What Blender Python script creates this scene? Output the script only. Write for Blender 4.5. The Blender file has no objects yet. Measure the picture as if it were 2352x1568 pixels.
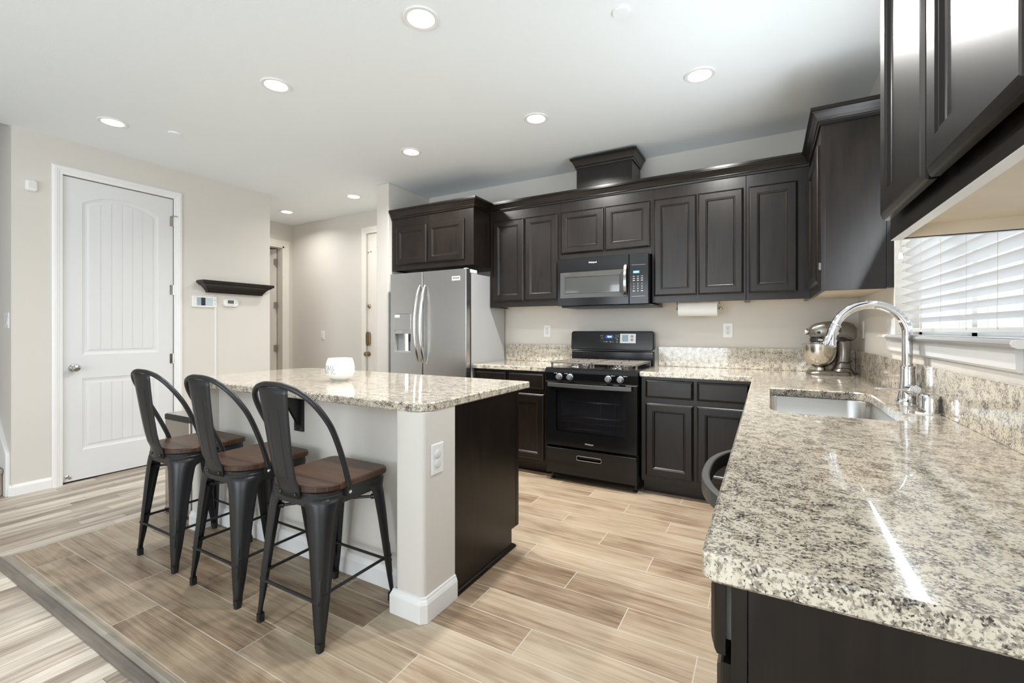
import bpy, math, random
from mathutils import Vector, Matrix
from mathutils.geometry import tessellate_polygon
random.seed(7)
SC = bpy.context.scene
COL = SC.collection
PI = math.pi

# ------------------------------------------------------------------ camera, world, exposure
CAM_H = 1.2233
cam_data = bpy.data.cameras.new('camera')
cam_data.sensor_width = 36.0
cam_data.lens = 1034.6 / 2352 * 36.0
cam_data.shift_y = -26.5 / 2352
cam_data.clip_start = 0.02
cam = bpy.data.objects.new('camera', cam_data)
cam.location = (0, 0, CAM_H)
cam.rotation_euler = (PI / 2, 0, 0.5144)
COL.objects.link(cam)
SC.camera = cam

vs = SC.view_settings
vs.view_transform = 'Standard'
vs.look = 'None'
vs.gamma = 1.0
vs.exposure = 0.2
vs.use_curve_mapping = False

world = bpy.data.worlds.new('world')
SC.world = world
world.use_nodes = True
wb = world.node_tree.nodes['Background']
wb.inputs[0].default_value = (0.86, 0.93, 1.0, 1)
wb.inputs[1].default_value = 2.8

try:
    SC.cycles.use_denoising = True
    SC.cycles.max_bounces = 10
    SC.cycles.diffuse_bounces = 6
    SC.cycles.glossy_bounces = 5
    SC.cycles.transparent_max_bounces = 12
    SC.cycles.sample_clamp_indirect = 6.0
    SC.cycles.caustics_reflective = False
    SC.cycles.caustics_refractive = False
except Exception:
    pass


def area_light(name, loc, rot, sx, sy, power, color=(1, 1, 1), shape='RECTANGLE', spread=None, parent=None):
    d = bpy.data.lights.new(name, 'AREA')
    d.shape = shape
    d.size = sx
    if shape == 'RECTANGLE':
        d.size_y = sy
    d.energy = power
    d.color = color
    if spread is not None:
        d.spread = spread
    o = bpy.data.objects.new(name, d)
    o.location = loc
    o.rotation_euler = rot
    COL.objects.link(o)
    if parent:
        o.parent = parent
    return o


DAY = (0.86, 0.94, 1.0)
# daylight entering through the glass doors and windows behind the viewer and the sink window:
# level skylight, plus added fill lamps, most tilted up to brighten the ceiling
area_light('daylight_patio_door', (-2.0, -3.30, 1.75), (PI / 2, 0, 0), 2.5, 1.1, 20, DAY)
area_light('daylight_living_window', (-4.9, -3.62, 1.5), (PI / 2, 0, 0), 1.6, 1.4, 3, DAY)
area_light('added_fill_right', (0.54, -1.3, 1.55), (PI / 2, 0, PI / 2), 1.8, 1.3, 34, DAY)  # added fill from the right; the wall has no window here
area_light('daylight_sink_window', (0.95, 2.3, 1.75), (PI / 2, 0, PI / 2), 1.3, 1.0, 8, DAY)
area_light('added_fill_at_blind', (0.55, 2.3, 1.72), (PI / 2 + math.radians(22), 0, PI / 2), 1.2, 0.7, 17, DAY)  # added fill on the room side of the blind, tilted up, slats stay unlit
area_light('added_ceiling_fill_patio', (-2.0, -3.25, 0.9), (PI / 2 + math.radians(62), 0, 0), 2.5, 1.4, 60, DAY)  # added lamp inside the room, aimed up to lift the ceiling
area_light('added_ceiling_fill_living', (-4.9, -3.25, 1.2), (PI / 2 + math.radians(62), 0, 0), 1.6, 1.0, 5, DAY)  # weaker added ceiling fill, also standing inside the wall
area_light('added_ceiling_fill_right', (0.50, -1.3, 1.1), (PI / 2 + math.radians(62), 0, PI / 2), 1.8, 1.0, 12, DAY)  # added upward fill against the solid right wall, no window behind it


# ------------------------------------------------------------------ node helpers
class Nodes:
    def __init__(s, name):
        s.m = bpy.data.materials.new(name)
        s.m.use_nodes = True
        s.t = s.m.node_tree
        s.n = s.t.nodes
        s.l = s.t.links
        s.p = s.n['Principled BSDF']
        s.out = s.n['Material Output']

    def link(s, a, b):
        s.l.new(a, b)

    def setin(s, node, i, v):
        if v is None:
            return
        if hasattr(v, 'is_linked') or hasattr(v, 'links'):
            s.l.new(v, node.inputs[i])
        else:
            node.inputs[i].default_value = v

    def math(s, op, a, b=None, c=None, clamp=False):
        k = s.n.new('ShaderNodeMath')
        k.operation = op
        k.use_clamp = clamp
        s.setin(k, 0, a)
        s.setin(k, 1, b)
        s.setin(k, 2, c)
        return k.outputs[0]

    def coord(s, kind='Object'):
        return s.n.new('ShaderNodeTexCoord').outputs[kind]

    def mapping(s, vec, scale=(1, 1, 1), loc=(0, 0, 0), rot=(0, 0, 0)):
        k = s.n.new('ShaderNodeMapping')
        s.l.new(vec, k.inputs[0])
        k.inputs['Location'].default_value = loc
        k.inputs['Rotation'].default_value = rot
        k.inputs['Scale'].default_value = scale
        return k.outputs[0]

    def sep(s, vec):
        k = s.n.new('ShaderNodeSeparateXYZ')
        s.l.new(vec, k.inputs[0])
        return k.outputs[0], k.outputs[1], k.outputs[2]

    def comb(s, x, y, z):
        k = s.n.new('ShaderNodeCombineXYZ')
        s.setin(k, 0, x)
        s.setin(k, 1, y)
        s.setin(k, 2, z)
        return k.outputs[0]

    def noise(s, vec, scale, detail=2, rough=0.5, dist=0.0):
        k = s.n.new('ShaderNodeTexNoise')
        s.l.new(vec, k.inputs['Vector'])
        k.inputs['Scale'].default_value = scale
        k.inputs['Detail'].default_value = detail
        k.inputs['Roughness'].default_value = rough
        k.inputs['Distortion'].default_value = dist
        return k.outputs['Fac']

    def white(s, vec):
        k = s.n.new('ShaderNodeTexWhiteNoise')
        k.noise_dimensions = '3D'
        s.l.new(vec, k.inputs['Vector'])
        return k.outputs['Value']

    def ramp(s, fac, stops, interp='LINEAR'):
        k = s.n.new('ShaderNodeValToRGB')
        k.color_ramp.interpolation = interp
        e = k.color_ramp.elements
        while len(e) < len(stops):
            e.new(0.5)
        for i, (p, c) in enumerate(stops):
            e[i].position = p
            e[i].color = tuple(c) + (1,) if len(c) == 3 else c
        s.l.new(fac, k.inputs[0])
        return k.outputs[0]

    def mix(s, fac, a, b, blend='MIX'):
        k = s.n.new('ShaderNodeMix')
        k.data_type = 'RGBA'
        k.blend_type = blend
        s.setin(k, 0, fac)
        for i, v in ((6, a), (7, b)):
            if hasattr(v, 'links'):
                s.l.new(v, k.inputs[i])
            else:
                k.inputs[i].default_value = tuple(v) + (1,)
        return k.outputs[2]

    def bump(s, h, strength=0.2, dist=0.01):
        k = s.n.new('ShaderNodeBump')
        k.inputs['Strength'].default_value = strength
        k.inputs['Distance'].default_value = dist
        s.l.new(h, k.inputs['Height'])
        s.l.new(k.outputs[0], s.p.inputs['Normal'])

    def base(s, c):
        if hasattr(c, 'links'):
            s.l.new(c, s.p.inputs['Base Color'])
        else:
            s.p.inputs['Base Color'].default_value = tuple(c) + (1,)

    def set(s, rough=None, metal=None, spec=None, coat=None, coat_rough=None, aniso=None, emit=None, strength=None):
        I = s.p.inputs
        if rough is not None:
            s.setin(s.p, 'Roughness', rough)
        if metal is not None:
            I['Metallic'].default_value = metal
        if spec is not None:
            I['Specular IOR Level'].default_value = spec
        if coat is not None:
            I['Coat Weight'].default_value = coat
        if coat_rough is not None:
            I['Coat Roughness'].default_value = coat_rough
        if aniso is not None:
            I['Anisotropic'].default_value = aniso
        if emit is not None:
            I['Emission Color'].default_value = tuple(emit) + (1,)
            I['Emission Strength'].default_value = strength
        return s


def plain(name, c, rough=0.5, metal=0.0, spec=0.5, coat=0.0, coat_rough=0.05, bump=None, emit=None, strength=0, vary=0.0):
    k = Nodes(name)
    co = k.coord()
    if vary:
        n = k.noise(co, 6, 3)
        k.base(k.ramp(n, [(0.3, [x * (1 - vary) for x in c]), (0.7, [min(1, x * (1 + vary)) for x in c])]))
    else:
        k.base(c)
    k.set(rough, metal, spec, coat, coat_rough)
    if emit:
        k.set(emit=emit, strength=strength)
    if bump:
        k.bump(k.noise(co, bump[0], 3, 0.55), bump[1], bump[2])
    return k.m


def espresso(name, axis='z', base=((0.0040, 0.0027, 0.0021), (0.0135, 0.0090, 0.0066)), rough=0.30):
    k = Nodes(name)
    sc = {'z': (1, 1, 0.06), 'x': (0.06, 1, 1), 'y': (1, 0.06, 1)}[axis]
    co = k.mapping(k.coord(), sc)
    n = k.noise(co, 60, 5, 0.6, 0.6)
    n2 = k.noise(k.mapping(k.coord(), (1, 1, 0.35)), 5, 2, 0.5, 1.5)
    f = k.math('ADD', k.math('MULTIPLY', n, 0.6), k.math('MULTIPLY', n2, 0.4))
    k.base(k.ramp(f, [(0.35, base[0]), (0.65, base[1])]))
    k.set(rough, 0, 0.42, 0.0)
    k.bump(n, 0.04, 0.002)
    return k.m


def granite():
    k = Nodes('granite')
    co = k.coord()
    big = k.noise(co, 34, 2, 0.5)
    fine = k.noise(co, 215, 2, 0.6, 0.3)
    mid = k.noise(k.mapping(co, loc=(3.1, 1.7, 5.2)), 150, 3, 0.6, 0.4)
    grey = k.math('ADD', mid, k.math('MULTIPLY', k.math('SUBTRACT', big, 0.5), 0.38))
    cream = k.ramp(k.noise(co, 60, 2), [(0.3, (0.63, 0.56, 0.445)), (0.7, (0.72, 0.66, 0.555))])
    c = k.mix(k.ramp(grey, [(0.40, (1, 1, 1)), (0.53, (0, 0, 0))]), cream, (0.29, 0.25, 0.205))
    bl = k.math('ADD', fine, k.math('MULTIPLY', k.math('SUBTRACT', big, 0.5), 0.42))
    c = k.mix(k.ramp(bl, [(0.345, (1, 1, 1)), (0.45, (0, 0, 0))]), c, (0.04, 0.037, 0.036))
    k.base(c)
    k.set(0.12, 0, 0.5, 0.6, 0.015)
    return k.m


def planks(name, along, w, L, off, u0, v0, stops, gap, gapcol, grain=26.0, rough=0.42, tint=0.25, blot=(1.6, 5.0), contrast=1.0, random_offset=False):
    k = Nodes(name)
    x, y, z = k.sep(k.coord())
    u, v = (x, y) if along == 'x' else (y, x)
    rv = k.math('DIVIDE', k.math('SUBTRACT', v, v0), w)
    row = k.math('FLOOR', rv)
    fv = k.math('FRACT', rv)
    shift = k.math('MULTIPLY', row, off)
    if random_offset:
        shift = k.white(k.comb(row, 3.3, 1.0))
    ru = k.math('ADD', k.math('DIVIDE', k.math('SUBTRACT', u, u0), L), shift)
    colm = k.math('FLOOR', ru)
    fu = k.math('FRACT', ru)
    dv = k.math('MULTIPLY', k.math('MINIMUM', fv, k.math('SUBTRACT', 1.0, fv)), w)
    du = k.math('MULTIPLY', k.math('MINIMUM', fu, k.math('SUBTRACT', 1.0, fu)), L)
    d = k.math('MINIMUM', dv, du)
    rnd = k.white(k.comb(row, colm, 0.0))
    rnd2 = k.white(k.comb(row, colm, 7.0))
    gu = k.math('ADD', u, k.math('MULTIPLY', rnd, 37.0))
    gv = k.math('ADD', v, k.math('MULTIPLY', rnd2, 11.0))
    g1 = k.noise(k.comb(k.math('MULTIPLY', gu, 4.0), k.math('MULTIPLY', gv, grain * 4.2), rnd), 1.0, 3, 0.65, 0.3)
    g2 = k.noise(k.comb(k.math('MULTIPLY', gu, blot[0]), k.math('MULTIPLY', gv, blot[1]), rnd2), 1.0, 3, 0.55, 0.8)
    g3 = k.noise(k.comb(k.math('MULTIPLY', gu, 1.2), k.math('MULTIPLY', gv, grain), rnd), 1.0, 3, 0.6, 1.0)
    f = k.math('ADD', k.math('MULTIPLY', g1, 0.30), k.math('ADD', k.math('MULTIPLY', g2, 0.42), k.math('MULTIPLY', g3, 0.28)))
    f = k.math('ADD', f, k.math('MULTIPLY', k.math('SUBTRACT', rnd, 0.5), tint))
    f = k.math('ADD', k.math('MULTIPLY', k.math('SUBTRACT', f, 0.5), contrast), 0.5)
    c = k.ramp(f, stops)
    # small knots
    vor = k.n.new('ShaderNodeTexVoronoi')
    k.l.new(k.comb(k.math('MULTIPLY', gu, 1.6), k.math('MULTIPLY', gv, 4.2), 0.0), vor.inputs['Vector'])
    vor.inputs['Scale'].default_value = 1.0
    kn = k.ramp(vor.outputs['Distance'], [(0.02, (1, 1, 1)), (0.055, (0, 0, 0))])
    c = k.mix(k.math('MULTIPLY', kn, 0.6), c, (0.07, 0.045, 0.03))
    gm = k.math('LESS_THAN', d, gap)
    c = k.mix(gm, c, gapcol)
    k.base(c)
    k.set(rough, 0, 0.45)
    hb = k.math('SUBTRACT', k.math('MULTIPLY', g1, 0.4), k.math('MULTIPLY', gm, 1.0))
    k.bump(hb, 0.25, 0.0015)
    return k.m


def brushed(name, c, rough=0.26, axis='x', aniso=0.4):
    k = Nodes(name)
    sc = {'x': (0.02, 1, 1), 'z': (1, 1, 0.02), 'y': (1, 0.02, 1)}[axis]
    n = k.noise(k.mapping(k.coord(), sc), 300, 2)
    k.base(c)
    k.set(k.math('ADD', rough - 0.004, k.math('MULTIPLY', n, 0.008)), 1.0, aniso=aniso)
    return k.m


def glass(name, tint=(1, 1, 1), refl=0.04, rough=0.0):
    k = Nodes(name)
    tr = k.n.new('ShaderNodeBsdfTransparent')
    tr.inputs[0].default_value = tuple(tint) + (1,)
    gl = k.n.new('ShaderNodeBsdfGlossy')
    gl.inputs['Roughness'].default_value = rough
    lw = k.n.new('ShaderNodeLayerWeight')
    lw.inputs[0].default_value = 0.5
    mx = k.n.new('ShaderNodeMixShader')
    k.l.new(k.math('MULTIPLY_ADD', k.math('POWER', lw.outputs['Facing'], 5.0), 0.6, refl, clamp=True), mx.inputs[0])
    k.l.new(tr.outputs[0], mx.inputs[1])
    k.l.new(gl.outputs[0], mx.inputs[2])
    k.l.new(mx.outputs[0], k.out.inputs[0])
    k.n.remove(k.p)
    return k.m


def seat_wood():
    k = Nodes('dark_walnut')
    x, y, z = k.sep(k.coord())
    row = k.math('FLOOR', k.math('MULTIPLY', y, 11.0))
    r = k.white(k.comb(row, 1.0, 2.0))
    n = k.noise(k.comb(k.math('ADD', k.math('MULTIPLY', x, 6), k.math('MULTIPLY', r, 20)), k.math('MULTIPLY', y, 110), k.math('MULTIPLY', z, 6)), 1.0, 4, 0.6, 1.2)
    f = k.math('ADD', k.math('MULTIPLY', n, 0.75), k.math('MULTIPLY', r, 0.25))
    k.base(k.ramp(f, [(0.25, (0.018, 0.009, 0.006)), (0.5, (0.055, 0.027, 0.015)), (0.78, (0.125, 0.062, 0.032))]))
    k.set(0.40, 0, 0.4)
    k.bump(n, 0.1, 0.001)
    return k.m


M = {}
M['wall'] = plain('wall_paint', (0.65, 0.62, 0.575), 0.75, bump=(170, 0.12, 0.002))
M['ceiling'] = plain('ceiling_paint', (0.83, 0.875, 0.90), 0.85, bump=(120, 0.22, 0.003))
M['trim'] = plain('white_trim_paint', (0.80, 0.80, 0.795), 0.38)
M['door'] = plain('white_door_paint', (0.70, 0.705, 0.71), 0.42)
M['hall_door'] = plain('cream_door_paint', (0.76, 0.72, 0.66), 0.42)
M['cab'] = espresso('espresso_wood')
M['cabx'] = espresso('espresso_wood_horizontal', 'x')
M['caby'] = espresso('espresso_wood_depth', 'y')
M['crown'] = espresso('espresso_wood_moulding', 'x', rough=0.26)
M['maple'] = plain('maple_cabinet_underside', (0.70, 0.62, 0.50), 0.5, vary=0.06)
M['granite'] = granite()
M['tile'] = planks('wood_look_tile', 'x', 0.168, 0.915, 0.3333, -0.53 - 4 * 0.305, 0.972,
                   [(0.10, (0.105, 0.064, 0.038)), (0.32, (0.245, 0.170, 0.108)), (0.52, (0.365, 0.280, 0.193)), (0.85, (0.49, 0.405, 0.302))],
                   0.0020, (0.52, 0.46, 0.39), grain=30, rough=0.42, tint=0.14, contrast=2.1)
M['laminate'] = planks('grey_wood_plank', 'y', 0.078, 0.75, 0.37, 0.2, 0.0,
                       [(0.18, (0.15, 0.115, 0.09)), (0.38, (0.35, 0.29, 0.23)), (0.56, (0.56, 0.49, 0.41)), (0.8, (0.74, 0.68, 0.60))],
                       0.0008, (0.10, 0.08, 0.06), grain=22, rough=0.42, tint=0.26, blot=(1.6, 9.0), contrast=1.35, random_offset=True)
M['steel'] = brushed('brushed_stainless', (0.58, 0.57, 0.555), 0.27, 'x', 0.5)
M['steel_v'] = brushed('brushed_stainless_vertical', (0.62, 0.61, 0.59), 0.24, 'z', 0.3)
M['sinksteel'] = brushed('sink_stainless', (0.60, 0.59, 0.57), 0.24, 'z', 0.3)
M['fridge_side'] = plain('grey_appliance_paint', (0.40, 0.405, 0.41), 0.45, bump=(400, 0.05, 0.001))
M['chrome'] = plain('chrome', (0.82, 0.82, 0.83), 0.06, 1.0)
M['nickel'] = plain('satin_nickel', (0.50, 0.48, 0.45), 0.22, 1.0)
M['bronze'] = plain('aged_brass', (0.36, 0.27, 0.17), 0.28, 1.0)
M['black'] = plain('black_enamel', (0.006, 0.006, 0.0065), 0.13, 0, 0.42)
M['blackmat'] = plain('black_plastic', (0.016, 0.016, 0.017), 0.38)
M['cavity'] = plain('oven_cavity', (0.075, 0.075, 0.078), 0.5)
M['grate'] = plain('cast_iron', (0.16, 0.14, 0.12), 0.42, 0.0, 0.6)
M['stool'] = plain('matte_gunmetal', (0.028, 0.029, 0.031), 0.36, 0.45, 0.5)
M['rubber'] = plain('black_rubber', (0.012, 0.012, 0.012), 0.6)
M['seat'] = seat_wood()
M['plastic'] = plain('white_plastic', (0.80, 0.80, 0.79), 0.3)
M['plastic_d'] = plain('white_plastic_receptacle', (0.70, 0.70, 0.69), 0.35)
M['slot'] = plain('dark_slot', (0.03, 0.03, 0.03), 0.6)
M['greybtn'] = plain('grey_button', (0.35, 0.35, 0.36), 0.5)
M['knob'] = plain('grey_knob', (0.30, 0.31, 0.34), 0.28, 0.6)
M['ceramic'] = plain('white_ceramic', (0.84, 0.84, 0.83), 0.06, 0, 0.5, 0.5, 0.02)
M['ink'] = plain('black_ink', (0.02, 0.02, 0.02), 0.5)
M['paper'] = plain('paper_towel', (0.82, 0.82, 0.80), 0.9, bump=(220, 0.2, 0.002))
M['mixer'] = plain('silver_enamel', (0.20, 0.185, 0.165), 0.26, 0.75, 0.5, 0.3, 0.1)
M['bowl'] = brushed('bowl_stainless', (0.68, 0.64, 0.57), 0.18, 'x', 0.2)
M['blind'] = plain('white_blind', (0.66, 0.665, 0.67), 0.45)
M['cord'] = plain('blind_cord', (0.62, 0.57, 0.48), 0.7)
M['lens'] = plain('light_lens', (0.9, 0.9, 0.9), 0.5, emit=(1.0, 0.97, 0.92), strength=9)
M['glass'] = glass('window_glass')
M['ovenglass'] = glass('tinted_oven_glass', (0.62, 0.62, 0.64), 0.035, 0.02)
M['mwglass'] = plain('microwave_glass', (0.045, 0.048, 0.048), 0.08, 0, 0.7, 1.0, 0.02)
M['blue'] = plain('blue_display', (0.01, 0.02, 0.2), 0.3, emit=(0.02, 0.08, 1.0), strength=1.2)
M['cyan'] = plain('light_blue_display', (0.02, 0.15, 0.3), 0.3, emit=(0.05, 0.35, 0.85), strength=0.7)
M['digit'] = plain('lit_digits', (0.6, 0.8, 1.0), 0.4, emit=(0.6, 0.8, 1.0), strength=2.0)
M['print'] = plain('white_print', (0.75, 0.75, 0.75), 0.4)
M['silverprint'] = plain('silver_logo', (0.70, 0.69, 0.66), 0.3, 0.5)
M['lcd'] = plain('grey_lcd', (0.10, 0.115, 0.095), 0.3)
M['screen_a'] = plain('screen_blue_grey', (0.22, 0.30, 0.35), 0.15, emit=(0.22, 0.30, 0.35), strength=0.25)
M['screen_b'] = plain('screen_dark', (0.012, 0.014, 0.018), 0.12)
M['screen_c'] = plain('screen_pale', (0.40, 0.46, 0.50), 0.15, emit=(0.40, 0.46, 0.50), strength=0.25)
M['carpet'] = plain('beige_carpet', (0.46, 0.40, 0.34), 0.95, bump=(300, 0.8, 0.006), vary=0.15)
M['stucco'] = plain('pale_stucco', (0.78, 0.77, 0.76), 0.9, bump=(40, 0.2, 0.01))
M['fence'] = plain('pale_fence', (0.75, 0.74, 0.73), 0.8)
M['pane'] = plain('pale_window_pane', (0.34, 0.37, 0.41), 0.1)
M['barhandle'] = plain('dark_grey_handle', (0.085, 0.083, 0.08), 0.38, 0.3)
M['darkchrome'] = plain('dark_chrome', (0.30, 0.29, 0.28), 0.2, 1.0)
M['leaf'] = plain('green_leaves', (0.16, 0.26, 0.09), 0.8, vary=0.4)
M['ground'] = plain('outdoor_concrete', (0.5, 0.49, 0.47), 0.9)
M['strip'] = planks('grey_transition_wood', 'x', 0.5, 0.9, 0.3, 0.0, 0.4,
                    [(0.25, (0.10, 0.08, 0.065)), (0.5, (0.22, 0.19, 0.16)), (0.75, (0.36, 0.32, 0.28))],
                    0.0006, (0.08, 0.07, 0.06), grain=40, rough=0.45, tint=0.2)
M['strip2'] = planks('pale_transition_wood', 'x', 0.5, 0.9, 0.3, 0.4, 0.4,
                     [(0.25, (0.26, 0.22, 0.18)), (0.5, (0.42, 0.38, 0.32)), (0.75, (0.56, 0.51, 0.45))],
                     0.0006, (0.2, 0.17, 0.14), grain=40, rough=0.45, tint=0.2)


# ------------------------------------------------------------------ mesh builder
def offset_poly(poly, d):
    """move a counter-clockwise polygon inward by d"""
    n = len(poly)
    out = []
    for i in range(n):
        p0, p1, p2 = poly[i - 1], poly[i], poly[(i + 1) % n]
        e1 = Vector((p1[0] - p0[0], p1[1] - p0[1])).normalized()
        e2 = Vector((p2[0] - p1[0], p2[1] - p1[1])).normalized()
        n1 = Vector((-e1.y, e1.x))
        n2 = Vector((-e2.y, e2.x))
        m = n1 + n2
        q = m / max(1e-6, m.dot(n1)) if m.length > 1e-6 else n1
        out.append((p1[0] + q.x * d, p1[1] + q.y * d))
    return out


def rounded_poly(pts, seg=6):
    """pts: (x, y, radius) counter-clockwise -> polygon with rounded corners"""
    out = []
    n = len(pts)
    for i in range(n):
        x, y, r = pts[i]
        if r <= 0:
            out.append((x, y))
            continue
        p = Vector((x, y))
        a = (Vector(pts[i - 1][:2]) - p).normalized()
        b = (Vector(pts[(i + 1) % n][:2]) - p).normalized()
        ang = a.angle(b)
        t = r / math.tan(ang / 2)
        p1, p2 = p + a * t, p + b * t
        c = p + (a + b).normalized() * (r / math.sin(ang / 2))
        a1 = math.atan2(p1.y - c.y, p1.x - c.x)
        a2 = math.atan2(p2.y - c.y, p2.x - c.x)
        da = (a2 - a1 + PI) % (2 * PI) - PI
        for k in range(seg + 1):
            t_ = a1 + da * k / seg
            out.append((c.x + r * math.cos(t_), c.y + r * math.sin(t_)))
    return out


def rect(x0, x1, y0, y1, r=0.0, seg=6):
    return rounded_poly([(x0, y0, r), (x1, y0, r), (x1, y1, r), (x0, y1, r)], seg)


class MB:
    def __init__(s):
        s.v, s.f, s.sm = [], [], []

    def add(s, verts, faces, smooth=False):
        b = len(s.v)
        s.v += [tuple(v) for v in verts]
        s.f += [tuple(b + i for i in f) for f in faces]
        s.sm += [smooth] * len(faces)
        return s

    def box(s, x0, x1, y0, y1, z0, z1):
        v = [(x, y, z) for z in (z0, z1) for y in (y0, y1) for x in (x0, x1)]
        return s.add(v, [(0, 2, 3, 1), (4, 5, 7, 6), (0, 1, 5, 4), (2, 6, 7, 3), (0, 4, 6, 2), (1, 3, 7, 5)])

    def loft(s, loops, cap0=True, cap1=True, smooth=False, closed=False):
        n = len(loops[0])
        v = [p for l in loops for p in l]
        f = []
        m = len(loops)
        for i in range(m if closed else m - 1):
            a, b = i * n, ((i + 1) % m) * n
            for j in range(n):
                k = (j + 1) % n
                f.append((a + j, a + k, b + k, b + j))
        s.add(v, f, smooth)
        if not closed:
            if cap0:
                s.add(loops[0], [tuple(reversed(range(n)))])
            if cap1:
                s.add(loops[-1], [tuple(range(n))])
        return s

    def lathe(s, prof, c=(0, 0, 0), axis='z', n=32, cap0=True, cap1=True, smooth=True, sx=1.0, sy=1.0):
        loops = []
        for r, h in prof:
            l = []
            for i in range(n):
                a = 2 * PI * i / n
                p = (r * math.cos(a) * sx, r * math.sin(a) * sy, h)
                if axis == 'x':
                    p = (p[2], p[0], p[1])
                elif axis == 'y':
                    p = (p[0], p[2], p[1])
                l.append((c[0] + p[0], c[1] + p[1], c[2] + p[2]))
            loops.append(l)
        return s.loft(loops, cap0, cap1, smooth)

    def tube(s, pts, r, n=12, closed=False, caps=True, flat=None):
        P = [Vector(p) for p in pts]
        m = len(P)
        loops = []
        up = None
        for i in range(m):
            if closed:
                t = P[(i + 1) % m] - P[i - 1]
            else:
                t = P[min(i + 1, m - 1)] - P[max(i - 1, 0)]
            t.normalize()
            if up is None:
                up = Vector((0, 0, 1)) if abs(t.z) < 0.9 else Vector((1, 0, 0))
            up = (up - t * up.dot(t)).normalized()
            side = t.cross(up)
            rr = r[i] if isinstance(r, (list, tuple)) else r
            ra, rb = (rr, rr) if flat is None else (rr * flat[0], rr * flat[1])
            loops.append([P[i] + side * (ra * math.cos(2 * PI * k / n)) + up * (rb * math.sin(2 * PI * k / n)) for k in range(n)])
        return s.loft(loops, caps, caps, True, closed)

    def prism(s, poly, axis, a, b, smooth=False):
        """extrude a 2-D polygon along an axis; polygon lies in the other two axes (xy, xz or yz order)"""
        def P(p, h):
            if axis == 'z':
                return (p[0], p[1], h)
            if axis == 'y':
                return (p[0], h, p[1])
            return (h, p[0], p[1])
        return s.loft([[P(p, a) for p in poly], [P(p, b) for p in poly]], True, True, smooth)

    def plate(s, outer, holes, fn):
        """flat polygon with holes; fn maps 2-D to 3-D"""
        allp = [Vector((p[0], p[1], 0)) for p in outer]
        lst = [[Vector((p[0], p[1], 0)) for p in outer]]
        for h in holes:
            lst.append([Vector((p[0], p[1], 0)) for p in h])
            allp += lst[-1]
        tris = tessellate_polygon(lst)
        return s.add([fn(p.x, p.y) for p in allp], [tuple(t) for t in tris])

    def slab(s, outer, holes, z0, z1, ease=0.004):
        """horizontal slab with eased top and bottom rims and holes through it (counter-clockwise outlines)"""
        o_in = offset_poly(outer, ease)
        s.loft([[(p[0], p[1], z0) for p in o_in], [(p[0], p[1], z0 + ease) for p in outer],
                [(p[0], p[1], z1 - ease) for p in outer], [(p[0], p[1], z1) for p in o_in]], False, False, False)
        hs = []
        for h in holes:
            hh = offset_poly(h, -ease)
            s.loft([[(p[0], p[1], z0) for p in h], [(p[0], p[1], z1 - ease) for p in h], [(p[0], p[1], z1) for p in hh]], False, False, False)
            hs.append(hh)
        s.plate(o_in, hs, lambda x, y: (x, y, z1))
        s.plate(o_in, holes, lambda x, y: (x, y, z0))
        return s

    def sweep(s, path, prof, closed=False):
        """sweep a closed (outward, z) profile along an xy path, outward = right of travel"""
        n = len(path)
        loops = []
        for i in range(n):
            def nrm(a, b):
                d = Vector((b[0] - a[0], b[1] - a[1])).normalized()
                return Vector((d.y, -d.x))
            if i == 0 and not closed:
                q = nrm(path[0], path[1])
            elif i == n - 1 and not closed:
                q = nrm(path[-2], path[-1])
            else:
                n1, n2 = nrm(path[i - 1], path[i]), nrm(path[i], path[(i + 1) % n])
                m = n1 + n2
                q = m / m.dot(n1)
            loops.append([(path[i][0] + q.x * o, path[i][1] + q.y * o, z) for o, z in prof])
        return s.loft(loops, True, True, False, closed)

    def build(s, name, mat, parent=None, bevel=0.0, seg=2, loc=None, solid=0.0, sharp=35):
        me = bpy.data.meshes.new(name)
        off = Vector((0, 0, 0))
        if loc is not None:
            off = Vector(loc)
        q = parent
        while q is not None:
            off = off + q.location
            q = q.parent
        vv = [(v[0] - off.x, v[1] - off.y, v[2] - off.z) for v in s.v]
        me.from_pydata(vv, [], s.f)
        import bmesh
        bm = bmesh.new()
        bm.from_mesh(me)
        for i, fc in enumerate(bm.faces):
            fc.smooth = s.sm[i]
        bmesh.ops.remove_doubles(bm, verts=bm.verts, dist=0.00002)
        bmesh.ops.recalc_face_normals(bm, faces=bm.faces)
        bm.to_mesh(me)
        bm.free()
        me.materials.append(mat)
        if any(s.sm):
            flat = [not p.use_smooth for p in me.polygons]
            me.set_sharp_from_angle(angle=math.radians(sharp))
            for p, fl_ in zip(me.polygons, flat):
                p.use_smooth = not fl_
        o = bpy.data.objects.new(name, me)
        COL.objects.link(o)
        if loc is not None:
            o.location = loc
        if parent is not None:
            o.parent = parent
        if solid:
            md = o.modifiers.new('thickness', 'SOLIDIFY')
            md.thickness = solid
            md.offset = 0
        if bevel:
            md = o.modifiers.new('bevel', 'BEVEL')
            md.width = bevel
            md.segments = seg
            md.limit_method = 'ANGLE'
            md.angle_limit = math.radians(40)
        return o


def tag(o, label, cat, group=None, kind=None):
    o['label'] = label
    o['category'] = cat
    if group:
        o['group'] = group
    if kind:
        o['kind'] = kind
    return o


def thing(name, label, cat, loc=(0, 0, 0), group=None):
    o = bpy.data.objects.new(name, None)
    o.empty_display_size = 0.05
    o.location = loc
    COL.objects.link(o)
    return tag(o, label, cat, group)


def struct(o, label=None, cat='structure'):
    o['kind'] = 'structure'
    if label:
        o['label'] = label
        o['category'] = cat
    return o


def copy_tree(o, parent=None):
    c = o.copy()
    COL.objects.link(c)
    if parent is not None:
        c.parent = parent
    for ch in list(o.children):
        copy_tree(ch, c)
    return c


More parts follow.
